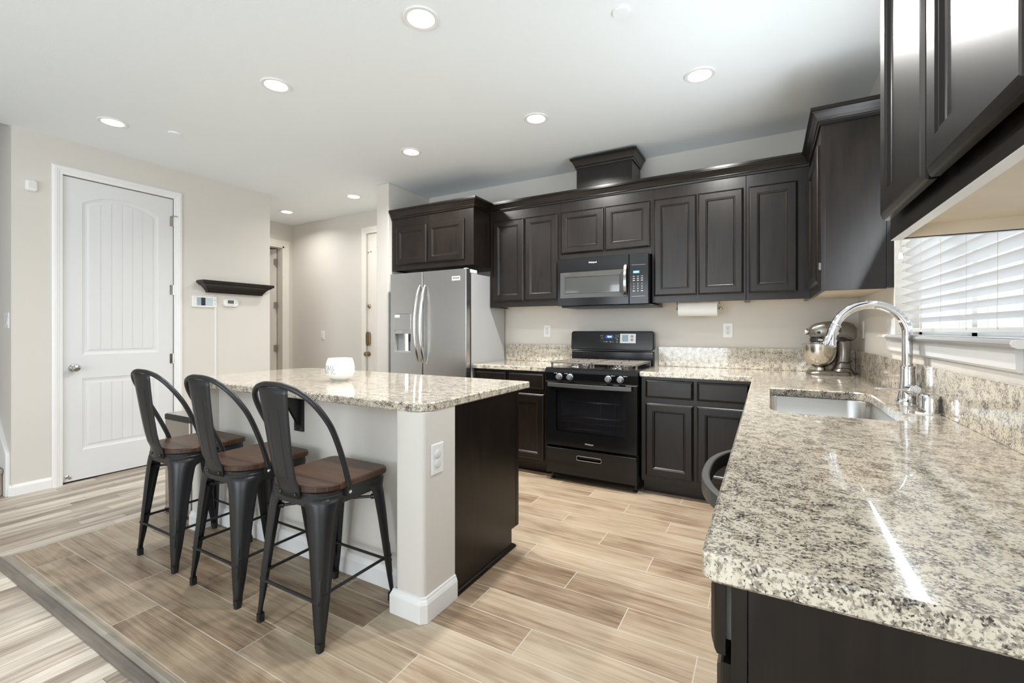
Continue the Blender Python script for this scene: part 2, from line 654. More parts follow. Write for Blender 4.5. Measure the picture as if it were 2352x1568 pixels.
def text2d(txt, size, shear=0.0, bold=0.0):
    cu = bpy.data.curves.new('lettering', 'FONT')
    cu.body = txt
    cu.size = size
    cu.align_x = 'CENTER'
    cu.align_y = 'CENTER'
    cu.shear = shear
    cu.offset = bold
    cu.resolution_u = 3
    ob = bpy.data.objects.new('lettering', cu)
    COL.objects.link(ob)
    bpy.context.view_layer.update()
    dg = bpy.context.evaluated_depsgraph_get()
    me = bpy.data.meshes.new_from_object(ob.evaluated_get(dg))
    v = [tuple(p.co) for p in me.vertices]
    f = [tuple(p.vertices) for p in me.polygons]
    bpy.data.objects.remove(ob)
    bpy.data.meshes.remove(me)
    return v, f


def text_on(mb, txt, size, fn, shear=0.0, bold=0.0):
    v, f = text2d(txt, size, shear, bold)
    mb.add([fn(p[0], p[1]) for p in v], f)
    return mb


def face_y(y):      # faces the viewer (-y): u -> x, v -> z, depth towards -y
    return lambda u, v, n: (u, y - n, v)


def face_x(x):      # faces -x: u -> y
    return lambda u, v, n: (x - n, u, v)


def face_px(x):     # faces +x
    return lambda u, v, n: (x + n, u, v)


def front(mb, u0, u1, v0, v1, prof, mp):
    """nested-rectangle relief: prof = [(inset, height)]"""
    loops = []
    for i, h in prof:
        loops.append([mp(u0 + i, v0 + i, h), mp(u1 - i, v0 + i, h), mp(u1 - i, v1 - i, h), mp(u0 + i, v1 - i, h)])
    mb.loft(loops, True, True)
    return mb


DOOR = [(0, 0), (0, 0.011), (0.0035, 0.0145), (0.010, 0.0185), (0.013, 0.020), (0.053, 0.020), (0.057, 0.0165), (0.061, 0.0165), (0.066, 0.011), (0.070, 0.0095)]
DRAWER = [(0, 0), (0, 0.011), (0.004, 0.0145), (0.012, 0.0185), (0.016, 0.020)]


def cab_door(root, u0, u1, v0, v1, mp, name='door'):
    return front(MB(), u0, u1, v0, v1, DOOR, mp).build(name, M['cab'], root)


def cab_drawer(root, u0, u1, v0, v1, mp, mat=None):
    return front(MB(), u0, u1, v0, v1, DRAWER, mp).build('drawer', mat or M['cabx'], root)


# ------------------------------------------------------------------ room dimensions
ZC = 2.731
XW, YW = 0.575, 4.03           # right wall, back wall
XL, YL0, YL1 = -4.83, 1.07, 3.05   # wall with the white door
YH, XH = 4.11, -5.97           # hall back wall, hall end wall
YN = -3.4                      # wall behind the viewer

# floor: tile kitchen and plank living area in one mesh
fl = MB()
fl.box(XH - 1.6, XW + 0.2, YN - 0.2, 5.2, -0.06, -0.012)
floor = fl.build('floor', M['laminate'])
struct(floor, 'grey brown wood plank floor of the living area and hall', 'floor')
lam = MB().box(XH - 1.6, -3.575, YN, 5.2, -0.012, 0.0).box(-3.575, XW, YN, 0.715, -0.012, 0.0)
struct(lam.build('floor', M['laminate']), 'grey brown wood planks left of the kitchen tiles', 'floor')
til = MB().box(-3.560, XW + 0.2, 0.79, 5.2, -0.012, 0.0)
struct(til.build('floor', M['tile']), 'brown wood-look kitchen floor tiles with pale grout', 'floor')
st = MB().prism([(0.713, -0.01), (0.713, 0.004), (0.722, 0.010), (0.748, 0.010), (0.757, 0.004), (0.757, -0.01)], 'x', -3.60, XW)
struct(st.build('trim_1', M['strip']), 'dark grey floor transition strip at the kitchen edge', 'trim')
st = MB().prism([(0.757, -0.01), (0.757, 0.004), (0.775, 0.006), (0.790, 0.0015), (0.790, -0.01)], 'x', -3.575, XW)
struct(st.build('trim_2', M['strip2']), 'pale floor transition strip beside the tiles', 'trim')
st = MB().box(-3.577, -3.558, 0.79, 5.2, -0.012, 0.0012)
struct(st.build('trim_3', M['strip2']), 'thin pale strip between hall planks and kitchen tiles', 'trim')

# ceiling (open over the stairs on the left)
ce = MB().box(-4.86, XW + 0.2, YN - 0.2, 5.2, ZC, ZC + 0.12).box(XH - 1.6, -4.86, YL0 + 0.02, 5.2, ZC, ZC + 0.12).box(XH - 1.6, -4.86, YN - 0.2, 0.05, ZC, ZC + 0.12)
struct(ce.build('ceiling', M['ceiling']), 'white textured ceiling', 'ceiling')
sw = MB().box(-7.4, -4.86, 0.0, 1.2, 4.4, 4.5).box(-7.5, -7.4, -0.1, 1.2, 0, 4.5).box(-7.4, -4.74, -0.06, 0.0, ZC, 4.5).box(-4.86, -4.74, 0.0, YL0 + 0.02, ZC + 0.12, 4.5)
struct(sw.build('wall_stairwell', M['wall']), 'upper stairwell walls', 'wall')


def corner_wall(poly, z0, z1, name, label):
    return struct(MB().prism(poly, 'z', z0, z1).build(name, M['wall'], bevel=0.012, seg=3), label, 'wall')


# left wall with door opening; stair wall around the corner
lw = MB()
lw.box(XL - 0.13, XL, YL0, 1.345, 0, ZC)
lw.box(XL - 0.13, XL, 2.118, YL1, 0, ZC)
lw.box(XL - 0.13, XL, 1.345, 2.118, 2.452, ZC)
struct(lw.build('wall_left', M['wall']), 'greige wall holding the tall white door', 'wall')
struct(MB().box(-7.4, XL - 0.13, YL0, YL0 + 0.12, 0, 4.4).box(XL - 0.13, -4.86, YL0, YL0 + 0.02, ZC, 4.4).build('wall_stairs', M['wall']), 'wall beside the carpeted stairs', 'wall')
struct(MB().box(XH - 0.1, XL - 0.13, YL1 - 0.12, YL1, 0, ZC).build('wall_closet', M['wall']), 'hidden side wall of the closet', 'wall')
# hall
hw = MB().box(XH - 1.6, -4.475, YH, YH + 0.12, 0, ZC).box(-4.475, -3.60, YH, YH + 0.12, 2.46, ZC).box(-3.60, -3.36, YH, YH + 0.12, 0, ZC)
struct(hw.build('wall_hall', M['wall']), 'greige hall wall beside the entry door', 'wall')
he = MB().box(XH - 0.12, XH, 3.985, YH, 0, ZC).box(XH - 0.12, XH, YL1, 3.22, 0, ZC).box(XH - 0.12, XH, 3.22, 3.985, 2.41, ZC)
struct(he.build('wall_hall_end', M['wall']), 'end wall of the hall with a cased doorway', 'wall')
hr = MB().box(XH - 1.6, XH - 1.5, 2.4, 5.2, 0, ZC).box(XH - 1.5, XH - 0.12, 2.4, 2.5, 0, ZC)
struct(hr.build('wall_room', M['wall']), 'wall of the room past the hall doorway', 'wall')
# fridge stub wall, back wall, right wall with window opening
corner_wall([(-3.535, 3.385), (-3.365, 3.385), (-3.365, YH + 0.1), (-3.535, YH + 0.1)], 0, ZC, 'wall_fridge', 'narrow wall end beside the refrigerator')
struct(MB().box(-3.365, XW + 0.12, YW, YW + 0.12, 0, ZC).build('wall_back', M['wall']), 'greige kitchen back wall behind the range', 'wall')
WY0, WY1, WZ0, WZ1 = 1.60, 2.985, 1.175, 2.25
rw = MB().box(XW, XW + 0.15, WY1, YW, 0, ZC).box(XW, XW + 0.15, YN, WY0, 0, ZC)
rw.box(XW, XW + 0.15, WY0, WY1, 0, WZ0).box(XW, XW + 0.15, WY0, WY1, WZ1, ZC)
rwo = rw.build('wall_right', M['wall'])
struct(rwo, 'greige wall with the sink window', 'wall')
# wall behind the viewer with a glass door and a window, and the living room side
bw = MB()
for a, b, z0, z1 in ((-7.4, -5.75, 0, ZC), (-4.05, -3.3, 0, ZC), (-0.7, XW + 0.15, 0, ZC), (-5.75, -4.05, 0, 0.75), (-5.75, -4.05, 2.25, ZC), (-3.3, -0.7, 2.35, ZC)):
    bw.box(a, b, YN - 0.12, YN, z0, z1)
struct(bw.build('wall_behind', M['wall']), 'living room wall behind the viewer', 'wall')
struct(MB().box(-7.5, -7.4, YN, 0, 0, ZC).box(-7.4, -4.86, -0.06, 0.0, 0, ZC).build('wall_living', M['wall']), 'living room side wall', 'wall')
for nm, x0, x1, z0, z1 in (('window_2', -5.75, -4.05, 0.75, 2.25), ('window_3', -3.3, -0.7, 0.0, 2.35)):
    w = MB().box(x0, x0 + 0.05, YN - 0.09, YN - 0.03, z0, z1).box(x1 - 0.05, x1, YN - 0.09, YN - 0.03, z0, z1)
    w.box(x0, x1, YN - 0.09, YN - 0.03, z0, z0 + 0.05).box(x0, x1, YN - 0.09, YN - 0.03, z1 - 0.05, z1)
    w.box((x0 + x1) / 2 - 0.03, (x0 + x1) / 2 + 0.03, YN - 0.09, YN - 0.03, z0, z1)
    wo = struct(w.build(nm, M['trim']), 'white framed living room window behind the viewer', 'window')
    if nm == 'window_2':
        bl = MB()
        zz = z0 + 0.06
        while zz < z1 - 0.05:
            bl.prism([(YN - 0.025, zz + 0.012), (YN + 0.022, zz - 0.012), (YN + 0.022, zz - 0.009), (YN - 0.025, zz + 0.015)], 'x', x0 + 0.03, x1 - 0.03)
            zz += 0.045
        bl.build('blind_slats', M['blind'], wo)

# ------------------------------------------------------------------ doors, casings, baseboards
CASE = [(0, 0), (0, 0.010), (0.006, 0.014), (0.014, 0.017), (0.030, 0.017), (0.034, 0.013), (0.042, 0.013), (0.048, 0.010), (0.066, 0.008), (0.070, 0.0)]


def casing(name, label, u0, u1, ztop, mp, mat, width=0.066):
    """door casing around opening u0..u1, mitred at the head"""
    mb = MB()
    k = width / 0.070
    loops = []
    for kind in range(4):
        l = []
        for o, h in CASE:
            o2 = width - o * k
            if kind == 0:
                p = (u0 - o2, 0.0)
            elif kind == 1:
                p = (u0 - o2, ztop + o2)
            elif kind == 2:
                p = (u1 + o2, ztop + o2)
            else:
                p = (u1 + o2, 0.0)
            l.append(mp(p[0], p[1], h))
        loops.append(l)
    mb.loft(loops, True, True)
    return struct(mb.build(name, mat), label, 'trim')


def arch_outline(u0, u1, v0, v1, rise, seg=14):
    pts = [(u0, v0), (u1, v0)]
    if rise <= 0:
        return pts + [(u1, v1), (u0, v1)]
    w = (u1 - u0) / 2
    R = (w * w + rise * rise) / (2 * rise)
    cx, cy = (u0 + u1) / 2, v1 + rise - R
    a = math.asin(w / R)
    for i in range(seg + 1):
        t = a - 2 * a * i / seg
        pts.append((cx + R * math.sin(t), cy + R * math.cos(t)))
    return pts


def panel_slab(mb, u0, u1, v0, v1, t, mp, panels, grooves=0):
    """moulded slab: flat face with sunk panels (arched when rise > 0)"""
    outer = [(u0, v0), (u1, v0), (u1, v1), (u0, v1)]
    mb.loft([[mp(p[0], p[1], 0) for p in outer], [mp(p[0], p[1], t - 0.001) for p in outer], [mp(p[0], p[1], t) for p in offset_poly(outer, 0.001)]], True, False)
    holes = [arch_outline(*p) for p in panels]
    mb.plate(offset_poly(outer, 0.001), holes, lambda a, b: mp(a, b, t))
    for h, p in zip(holes, panels):
        prof = [(0, t), (0.006, t - 0.004), (0.022, t - 0.008), (0.036, t - 0.0075), (0.040, t - 0.004), (0.046, t - 0.0035)]
        loops = [[mp(q[0], q[1], d) for q in offset_poly(h, i)] for i, d in prof]
        mb.loft(loops, False, False)
        inn = offset_poly(h, 0.046)
        mb.plate(inn, [], lambda a, b: mp(a, b, t - 0.006))
        if grooves:
            a0, a1 = inn[0][0], inn[1][0]
            w = (a1 - a0) / grooves
            top = [q for q in inn[2:]]

            def ztop(a):
                if p[4] <= 0:
                    return p[3] - 0.046
                best = None
                for (xa, za), (xb, zb) in zip(top, top[1:]):
                    if min(xa, xb) - 1e-6 <= a <= max(xa, xb) + 1e-6:
                        f = (a - xa) / (xb - xa) if abs(xb - xa) > 1e-9 else 0
                        best = za + f * (zb - za)
                return best if best is not None else p[3] - 0.046
            for g in range(grooves):
                b0 = a0 + g * w + (0.002 if g else 0.0)
                b1 = a0 + (g + 1) * w - (0.002 if g < grooves - 1 else 0.0)
                us = [b0 + (b1 - b0) * q / 5 for q in range(6)]
                poly = [(b0, inn[0][1]), (b1, inn[0][1])] + [(u_, ztop(u_)) for u_ in reversed(us)]
                mb.loft([[mp(q[0], q[1], t - 0.0062) for q in poly], [mp(q[0], q[1], t - 0.0035) for q in poly]], False, True)
    return mb


# big white two-panel arched door on the left
d1 = struct(panel_slab(MB(), 1.352, 2.112, 0.014, 2.445, 0.035, face_px(XL - 0.047),
                       [(1.468, 1.994, 1.02, 2.255, 0.085), (1.468, 1.994, 0.25, 0.83, 0.0)], 6).build('door_1', M['door']),
            'tall white two-panel plank door with an arched upper panel', 'door')
kb = MB().lathe([(0.030, 0), (0.030, 0.004), (0.026, 0.010), (0.012, 0.014), (0.011, 0.030), (0.020, 0.036), (0.027, 0.046), (0.028, 0.056), (0.022, 0.066), (0.008, 0.070)], (XL - 0.012, 1.415, 0.918), 'x')
kb.build('door_knob', M['nickel'], d1)
MB().box(XL - 0.03, XL - 0.0105, 1.347, 1.3525, 0.89, 0.945).build('latch_plate', M['nickel'], d1)
for z in (2.235, 1.597, 0.957):
    h = MB().box(XL - 0.0125, XL - 0.0095, 2.085, 2.112, z - 0.045, z + 0.045).lathe([(0.007, -0.047), (0.007, 0.047)], (XL - 0.006, 2.115, z), 'z', 12)
    if z > 2:
        h.tube([(XL - 0.004, 2.095, z + 0.05), (XL + 0.02, 2.11, z + 0.05), (XL + 0.012, 2.14, z + 0.05)], 0.004, 8)
    h.build('hinge', M['nickel'], d1)
ds = MB().lathe([(0.014, 0), (0.014, 0.006), (0.006, 0.010), (0.006, 0.055), (0.010, 0.056), (0.010, 0.068)], (XL - 0.012, 1.375, 0.055), 'x', 14)
ds.build('door_stop', M['nickel'], d1)
casing('trim_4', 'white casing around the tall left door', 1.350, 2.114, 2.450, face_px(XL), M['trim'])
struct(MB().box(XL - 0.13, XL - 0.052, 1.345, 2.118, 0.0, 0.002).build('trim_5', M['slot']), 'dark threshold under the left door', 'trim')
# back of the door opening so no light leaks
struct(MB().box(XL - 0.45, XL - 0.44, 1.2, 2.3, 0, ZC).box(XL - 0.44, XL - 0.13, 1.2, 1.21, 0, ZC).box(XL - 0.44, XL - 0.13, 2.29, 2.3, 0, ZC).build('light_block_behind_door', M['slot']), 'unseen dark backing that stops light leaks behind the left door', 'wall')

BASE = [(0, 0.001), (0.0135, 0.001), (0.0135, 0.062), (0.010, 0.072), (0.006, 0.078), (0.004, 0.084), (0, 0.084)]


def baseboard(name, label, path, prof=BASE):
    return struct(MB().sweep(path, prof).build(name, M['trim']), label, 'baseboard')


baseboard('baseboard_left', 'white baseboard left of the tall white door', [(XL, 1.284), (XL, YL0 + 0.015), (XL - 0.012, YL0), (XL - 0.03, YL0)][::-1])
baseboard('baseboard_left_hall', 'white baseboard right of the tall white door', [(XL, 2.18), (XL, YL1), (XL - 0.3, YL1)])
baseboard('baseboard_hall', 'white baseboard along the hall wall', [(XH, YH), (-4.56, YH)])
baseboard('baseboard_fridge', 'white baseboard on the wall end by the refrigerator', [(-3.535, YH), (-3.535, 3.385), (-3.365, 3.385)])

# stairs: carpeted steps and white skirt board
stair = MB()
for i in range(6):
    x1 = -4.90 - 0.25 * i
    stair.box(x1 - 0.29, x1 + 0.02, 0.012, 1.043, 0.205 * (i + 1) - 0.04, 0.205 * (i + 1))
    stair.box(x1 - 0.30, x1, 0.012, 1.043, 0, 0.205 * (i + 1) - 0.02)
tag(stair.build('staircase', M['carpet'], bevel=0.012, seg=3), 'beige carpeted stairs at the far left edge', 'stairs')
sk = MB().prism([(-4.845, 0.0), (-4.845, 0.31), (-6.6, 2.02), (-6.6, 0.0)], 'y', 1.045, YL0)
struct(sk.build('trim_6', M['trim'], bevel=0.002), 'white skirt board along the carpeted stairs', 'trim')

# hall doorway with a half-open door
casing('trim_7', 'white casing of the hall end doorway', 3.225, 3.980, 2.405, face_px(XH), M['hall_door'], 0.085)
struct(MB().box(XH - 0.115, XH + 0.001, 3.955, 3.986, 0, 2.412).box(XH - 0.115, XH + 0.001, 3.219, 3.25, 0, 2.412).box(XH - 0.115, XH + 0.001, 3.219, 3.986, 2.385, 2.412).build('trim_8', M['hall_door']), 'jamb of the hall end doorway', 'trim')
d2 = bpy.data.objects.new('door_2', None)
COL.objects.link(d2)
d2.location = (XH - 0.11, 3.945, 0)
struct(d2, 'cream panel door standing half open in the hall', 'door')
sl = MB()
mpd = lambda u, v, n: (n - 0.035, -u, v)
panel_slab(sl, 0.012, 0.74, 0.012, 2.375, 0.035, mpd, [(0.13, 0.62, 1.02, 2.19, 0.06), (0.13, 0.62, 0.25, 0.83, 0.0)], 0)
slo = sl.build('door_slab', M['hall_door'])
slo.parent = d2
for z in (2.19, 1.575, 0.965):
    h = MB().box(-0.002, 0.003, -0.045, -0.01, z - 0.045, z + 0.045).lathe([(0.008, -0.047), (0.008, 0.047)], (0.003, -0.002, z), 'z', 12).box(0.004, 0.05, 0.006, 0.0105, z - 0.045, z + 0.045)
    ho = h.build('hinge', M['nickel'])
    ho.parent = d2
d2.rotation_euler = (0, 0, -math.radians(58))

# entry door on the hall wall
casing('trim_9', 'white casing of the entry door', -4.470, -3.605, 2.455, face_y(YH), M['hall_door'], 0.085)
d3 = struct(panel_slab(MB(), -4.465, -3.61, 0.01, 2.45, 0.04, face_y(YH + 0.06), [(-4.325, -3.75, 1.02, 2.27, 0.06), (-4.325, -3.75, 0.25, 0.83, 0.0)], 0).build('door_3', M['hall_door']), 'cream entry door with aged brass locks', 'door')
yd = YH + 0.02
MB().lathe([(0.027, 0), (0.027, -0.006), (0.016, -0.012), (0.012, -0.02)], (-4.432, yd, 1.527), 'y', 20).box(-4.436, -4.428, yd - 0.034, yd - 0.018, 1.512, 1.542).build('deadbolt', M['bronze'], d3)
MB().prism(rect(-4.475, -4.405, 1.02, 1.20, 0.034, 8), 'y', yd, yd - 0.028).lathe([(0.012, 0), (0.012, -0.016)], (-4.44, yd - 0.028, 1.05), 'y', 14).build('keypad_lock', M['bronze'], d3, bevel=0.004)
MB().lathe([(0.032, 0), (0.030, -0.006), (0.013, -0.012), (0.012, -0.032), (0.024, -0.040), (0.030, -0.052), (0.026, -0.066), (0.010, -0.072)], (-4.44, yd, 0.915), 'y', 24).build('door_knob', M['bronze'], d3)
MB().box(-4.462, -4.442, yd - 0.004, yd, 2.21, 2.225).box(-4.415, -4.395, yd - 0.004, yd, 2.215, 2.23).build('latch_plate', M['nickel'], d3)


# ------------------------------------------------------------------ small wall fittings
def wallplate(name, label, cat, c, mp, w=0.072, h=0.118, style='outlet', group=None, gang=1, mat=None):
    """c = (u, v) centre on the wall, mp maps (u, v, depth)"""
    loc = mp(c[0], c[1], 0)
    r = thing(name, label, cat, loc, group)
    m2 = lambda u, v, n: mp(c[0] + u, c[1] + v, n)
    W = w + 0.046 * (gang - 1)
    front(MB(), -W / 2, W / 2, -h / 2, h / 2, [(0, 0), (0, 0.003), (0.003, 0.006)], m2).build('cover_plate', mat or M['plastic'], r)
    for g in range(gang):
        gu = (g - (gang - 1) / 2) * 0.046
        if style == 'outlet':
            front(MB(), gu - 0.0175, gu + 0.0175, -0.035, 0.035, [(0, 0.004), (0.0, 0.007), (0.001, 0.0078)], m2).build('receptacle', M['plastic_d'], r)
            mb = MB()
            for dv in (-0.018, 0.018):
                for du, ww, hh, ov in ((-0.006, 0.002, 0.008, 0.005), (0.006, 0.002, 0.007, 0.005), (0, 0.005, 0.005, -0.006)):
                    front(mb, gu + du - ww / 2, gu + du + ww / 2, dv + ov - hh / 2, dv + ov + hh / 2, [(0, 0.0075), (0, 0.0081)], m2)
            mb.build('slot', M['slot'], r)
        elif style == 'capped':
            for dv in (-0.02, 0.02):
                mb = MB()
                n = 24
                loops = []
                for rr, d in ((0.019, 0.004), (0.019, 0.009), (0.016, 0.011), (0.004, 0.0112)):
                    loops.append([m2(gu + rr * math.cos(2 * PI * i / n), dv + rr * math.sin(2 * PI * i / n), d) for i in range(n)])
                mb.loft(loops, True, True, True).build('safety_cap', M['plastic_d'], r)
        else:
            mb = MB()
            lo = [[m2(gu - 0.017, -0.034, 0.004), m2(gu + 0.017, -0.034, 0.004), m2(gu + 0.017, 0.034, 0.004), m2(gu - 0.017, 0.034, 0.004)],
                  [m2(gu - 0.017, -0.034, 0.012), m2(gu + 0.017, -0.034, 0.012), m2(gu + 0.017, 0.034, 0.006), m2(gu - 0.017, 0.034, 0.006)]]
            mb.loft(lo, True, True).build('rocker', M['plastic_d'], r)
    return r


wallplate('wall_outlet', 'white outlet on the back wall left of the range', 'outlet', (-1.879, 1.212), face_y(YW))
wallplate('wall_outlet', 'white outlet on the back wall right of the range under the paper towels', 'outlet', (-0.272, 1.22), face_y(YW))
wallplate('wall_outlet', 'white outlet seen edge-on behind the stand mixer', 'outlet', (3.86, 1.225), face_x(XW))
wallplate('wall_switch', 'pale double switch plate beside the sink window', 'switch', (3.085, 1.225), face_x(XW), style='switch', gang=2)
wallplate('wall_switch', 'white switch on the hall wall beside the entry door', 'switch', (-5.305, 1.15), face_y(YH), style='switch', w=0.07)
wallplate('wall_switch', 'white double switch at the far left beside the stairs', 'switch', (-4.93, 1.295), face_y(YL0), style='switch', gang=2)

# motion sensor
r = thing('motion_sensor', 'small white rounded motion sensor high on the wall left of the door', 'sensor', (XL, 1.172, 2.31))
mb = MB()
for k_, (ins, d) in enumerate(((0, 0), (0, 0.02), (0.006, 0.03), (0.012, 0.033))):
    pass
pl = rect(1.140, 1.204, 2.268, 2.350, 0.016, 5)
mb.loft([[(XL + d, p[0], p[1]) for p in offset_poly(pl, i)] for i, d in ((0, 0), (0, 0.016), (0.005, 0.024), (0.012, 0.027))], True, True)
mb.build('sensor_case', M['plastic'], r)
MB().prism(rect(1.153, 1.191, 2.292, 2.336, 0.006, 4), 'x', XL + 0.026, XL + 0.0285).build('sensor_lens', M['plastic_d'], r)

# dark crown shelf
r = thing('wall_shelf', 'short dark crown-moulded ledge shelf on the left wall', 'shelf', (XL, 2.66, 1.59))
prof = [(0, 1.595), (0.020, 1.595), (0.024, 1.612), (0.030, 1.618), (0.036, 1.632), (0.055, 1.655), (0.074, 1.668), (0.080, 1.674), (0.080, 1.678), (0.092, 1.682), (0.092, 1.708), (0, 1.708)]
prof = [(o * 1.15, z) for o, z in prof]
ys0, ys1 = 2.410, 2.915
mb = MB()
loops = []
for (bx, by) in ((XL, ys0), (XL, ys0), (XL, ys1), (XL, ys1)):
    pass
Lp = [[(XL + 0.0005, ys0 - o, z) for o, z in prof], [(XL + 0.02 + o, ys0 - o, z) for o, z in prof], [(XL + 0.02 + o, ys1 + o, z) for o, z in prof], [(XL + 0.0005, ys1 + o, z) for o, z in prof]]
mb.loft(Lp, True, True)
mb.plate([(ys0 - 0.106, 0.0005), (ys1 + 0.106, 0.0005), (ys1 + 0.106, 0.126), (ys0 - 0.106, 0.126)], [], lambda a, b: (XL + b, a, 1.708))
mb.plate([(ys0, 0.0005), (ys1, 0.0005), (ys1, 0.043), (ys0, 0.043)], [], lambda a, b: (XL + b, a, 1.595))
mb.build('shelf_body', M['caby'], r)

# alarm tablet, thermostat, cord cover
r = thing('wall_tablet', 'white wall tablet with a picture screen under the dark shelf', 'tablet', (XL, 2.373, 1.501))
pl = rect(2.262, 2.485, 1.446, 1.557, 0.010, 4)
MB().loft([[(XL + d, p[0], p[1]) for p in offset_poly(pl, i)] for i, d in ((0, 0), (0, 0.012), (0.003, 0.015))], True, True).build('tablet_case', M['plastic'], r)
s0 = MB().box(XL + 0.0145, XL + 0.0158, 2.302, 2.448, 1.464, 1.541).build('screen', M['screen_c'], r)
MB().box(XL + 0.0155, XL + 0.0164, 2.302, 2.340, 1.464, 1.541).build('screen_image', M['screen_a'], s0)
MB().box(XL + 0.0155, XL + 0.0164, 2.340, 2.378, 1.464, 1.541).build('screen_image', M['screen_b'], s0)
for z in (1.519, 1.484):
    MB().box(XL + 0.0145, XL + 0.0158, 2.459, 2.472, z - 0.006, z + 0.006).build('button', M['screen_c'], r)
r = thing('thermostat', 'white oval thermostat with a grey display beside the tablet', 'thermostat', (XL, 2.622, 1.502))
pl = rounded_poly([(2.548, 1.462, 0.03), (2.696, 1.462, 0.03), (2.696, 1.543, 0.03), (2.548, 1.543, 0.03)], 6)
MB().loft([[(XL + d, p[0], p[1]) for p in offset_poly(pl, i)] for i, d in ((0, 0), (0, 0.018), (0.006, 0.024))], True, True).build('thermostat_case', M['plastic'], r)
MB().box(XL + 0.023, XL + 0.0255, 2.585, 2.645, 1.494, 1.528).build('display', M['lcd'], r)
for (y, z) in ((2.668, 1.522), (2.680, 1.511), (2.668, 1.499), (2.592, 1.479), (2.615, 1.479), (2.637, 1.479)):
    MB().lathe([(0.0042, 0.023), (0.0042, 0.026)], (XL, y, z), 'x', 12).build('button', M['greybtn'], r)
tag(MB().prism([(XL, 2.467), (XL + 0.012, 2.469), (XL + 0.012, 2.481), (XL, 2.483)], 'z', 0.09, 1.447).build('cord_cover', M['plastic']), 'thin white vertical cord cover below the wall tablet', 'cord cover')

# ------------------------------------------------------------------ recessed lights and ceiling covers
LIGHTS = [(-1.455, 1.68, 'large bright recessed light near the top centre of the photo', 10),
          (-2.63, 1.70, 'recessed light above the island, between the closet door and the bowl', 10),
          (-4.13, 1.42, 'recessed light in front of the tall white door', 0.9),
          (-0.345, 2.865, 'recessed light over the counter corner, nearest the right wall', 27),
          (-1.43, 2.88, 'recessed light above the aisle in front of the microwave', 27),
          (-2.62, 2.90, 'recessed light in front of the refrigerator', 27),
          (-4.06, 3.55, 'recessed light in the hall in front of the entry door', 8),
          (-5.33, 3.59, 'recessed light at the far end of the hall', 7)]
first = None
for i, (x, y, lb, pw) in enumerate(LIGHTS):
    if first is None:
        r = thing('recessed_light', lb, 'ceiling light', (x, y, ZC), 'recessed ceiling lights')
        MB().lathe([(0.086, 0.0), (0.086, -0.004), (0.083, -0.007), (0.066, -0.006), (0.061, -0.002), (0.061, 0.0)], (x, y, ZC), 'z', 40, False, False).build('trim_ring', M['trim'], r)
        MB().lathe([(0.0615, -0.001), (0.0615, -0.0045), (0.055, -0.006), (0.02, -0.0065)], (x, y, ZC), 'z', 40).build('lens', M['lens'], r)
        first = r
        lamps = []
    else:
        r = copy_tree(first)
        r.location = (x, y, ZC)
        r['label'] = lb
    lamps.append((r, pw))
for r, pw in lamps:
    area_light('lamp_glow', (0, 0, -0.009), (0, 0, 0), 0.11, 0.11, pw, (1.0, 0.975, 0.94), 'DISK', spread=math.radians(152), parent=r)
for (x, y, lb) in ((-0.60, 2.115, 'round white ceiling cover plate near the top centre right'), (-3.955, 1.735, 'round white ceiling cover plate in front of the white door')):
    tag(MB().lathe([(0.041, 0), (0.041, -0.006), (0.038, -0.009), (0.01, -0.0095)], (x, y, ZC), 'z', 32).build('ceiling_cover_plate', M['ceiling'], loc=(x, y, ZC)), lb, 'cover plate', 'ceiling cover plates')

# ------------------------------------------------------------------ wall cabinets on the back wall
YU = 3.705      # face frame of the wall cabinets
ZU0, ZU1 = 1.440, 2.400


def wall_cabinet(label, x0, x1, z0, doors, y0=YU, y1=YW - 0.002, lip=True):
    r = thing('wall_cabinet', label, 'cabinet', ((x0 + x1) / 2, y1, z0))
    b = MB()
    b.box(x0, x1, y0, y0 + 0.02, z0, ZU1)
    b.box(x0, x0 + 0.016, y0 + 0.02, y1, z0, ZU1).box(x1 - 0.016, x1, y0 + 0.02, y1, z0, ZU1)
    b.box(x0, x1, y0 + 0.02, y1, ZU1 - 0.016, ZU1)
    b.build('cabinet_body', M['cab'], r, bevel=0.0012)
    MB().box(x0 + 0.016, x1 - 0.016, y0 + 0.02, y1, z0 + 0.012, z0 + 0.028).build('underside', M['maple'], r)
    for (a, c, zb, zt) in doors:
        cab_door(r, a, c, zb, zt, face_y(y0))
    return r


ZD0, ZD1 = 1.492, 2.262
wall_cabinet('dark two-door wall cabinet between the refrigerator cabinet and the microwave', -2.335, -1.604, ZU0, [(-2.296, -1.966, ZD0, ZD1), (-1.951, -1.621, ZD0, ZD1)])
wall_cabinet('short dark two-door wall cabinet directly above the microwave', -1.602, -0.802, 1.835, [(-1.590, -1.200, 1.892, ZD1), (-1.187, -0.815, 1.892, ZD1)])
wall_cabinet('dark two-door wall cabinet right of the microwave above the paper towels', -0.800, -0.132, ZU0, [(-0.784, -0.466, ZD0, ZD1), (-0.455, -0.147, ZD0, ZD1)])
wall_cabinet('dark single-door wall cabinet in the back corner above the mixer side', -0.130, 0.262, ZU0, [(-0.112, 0.188, ZD0, ZD1)])
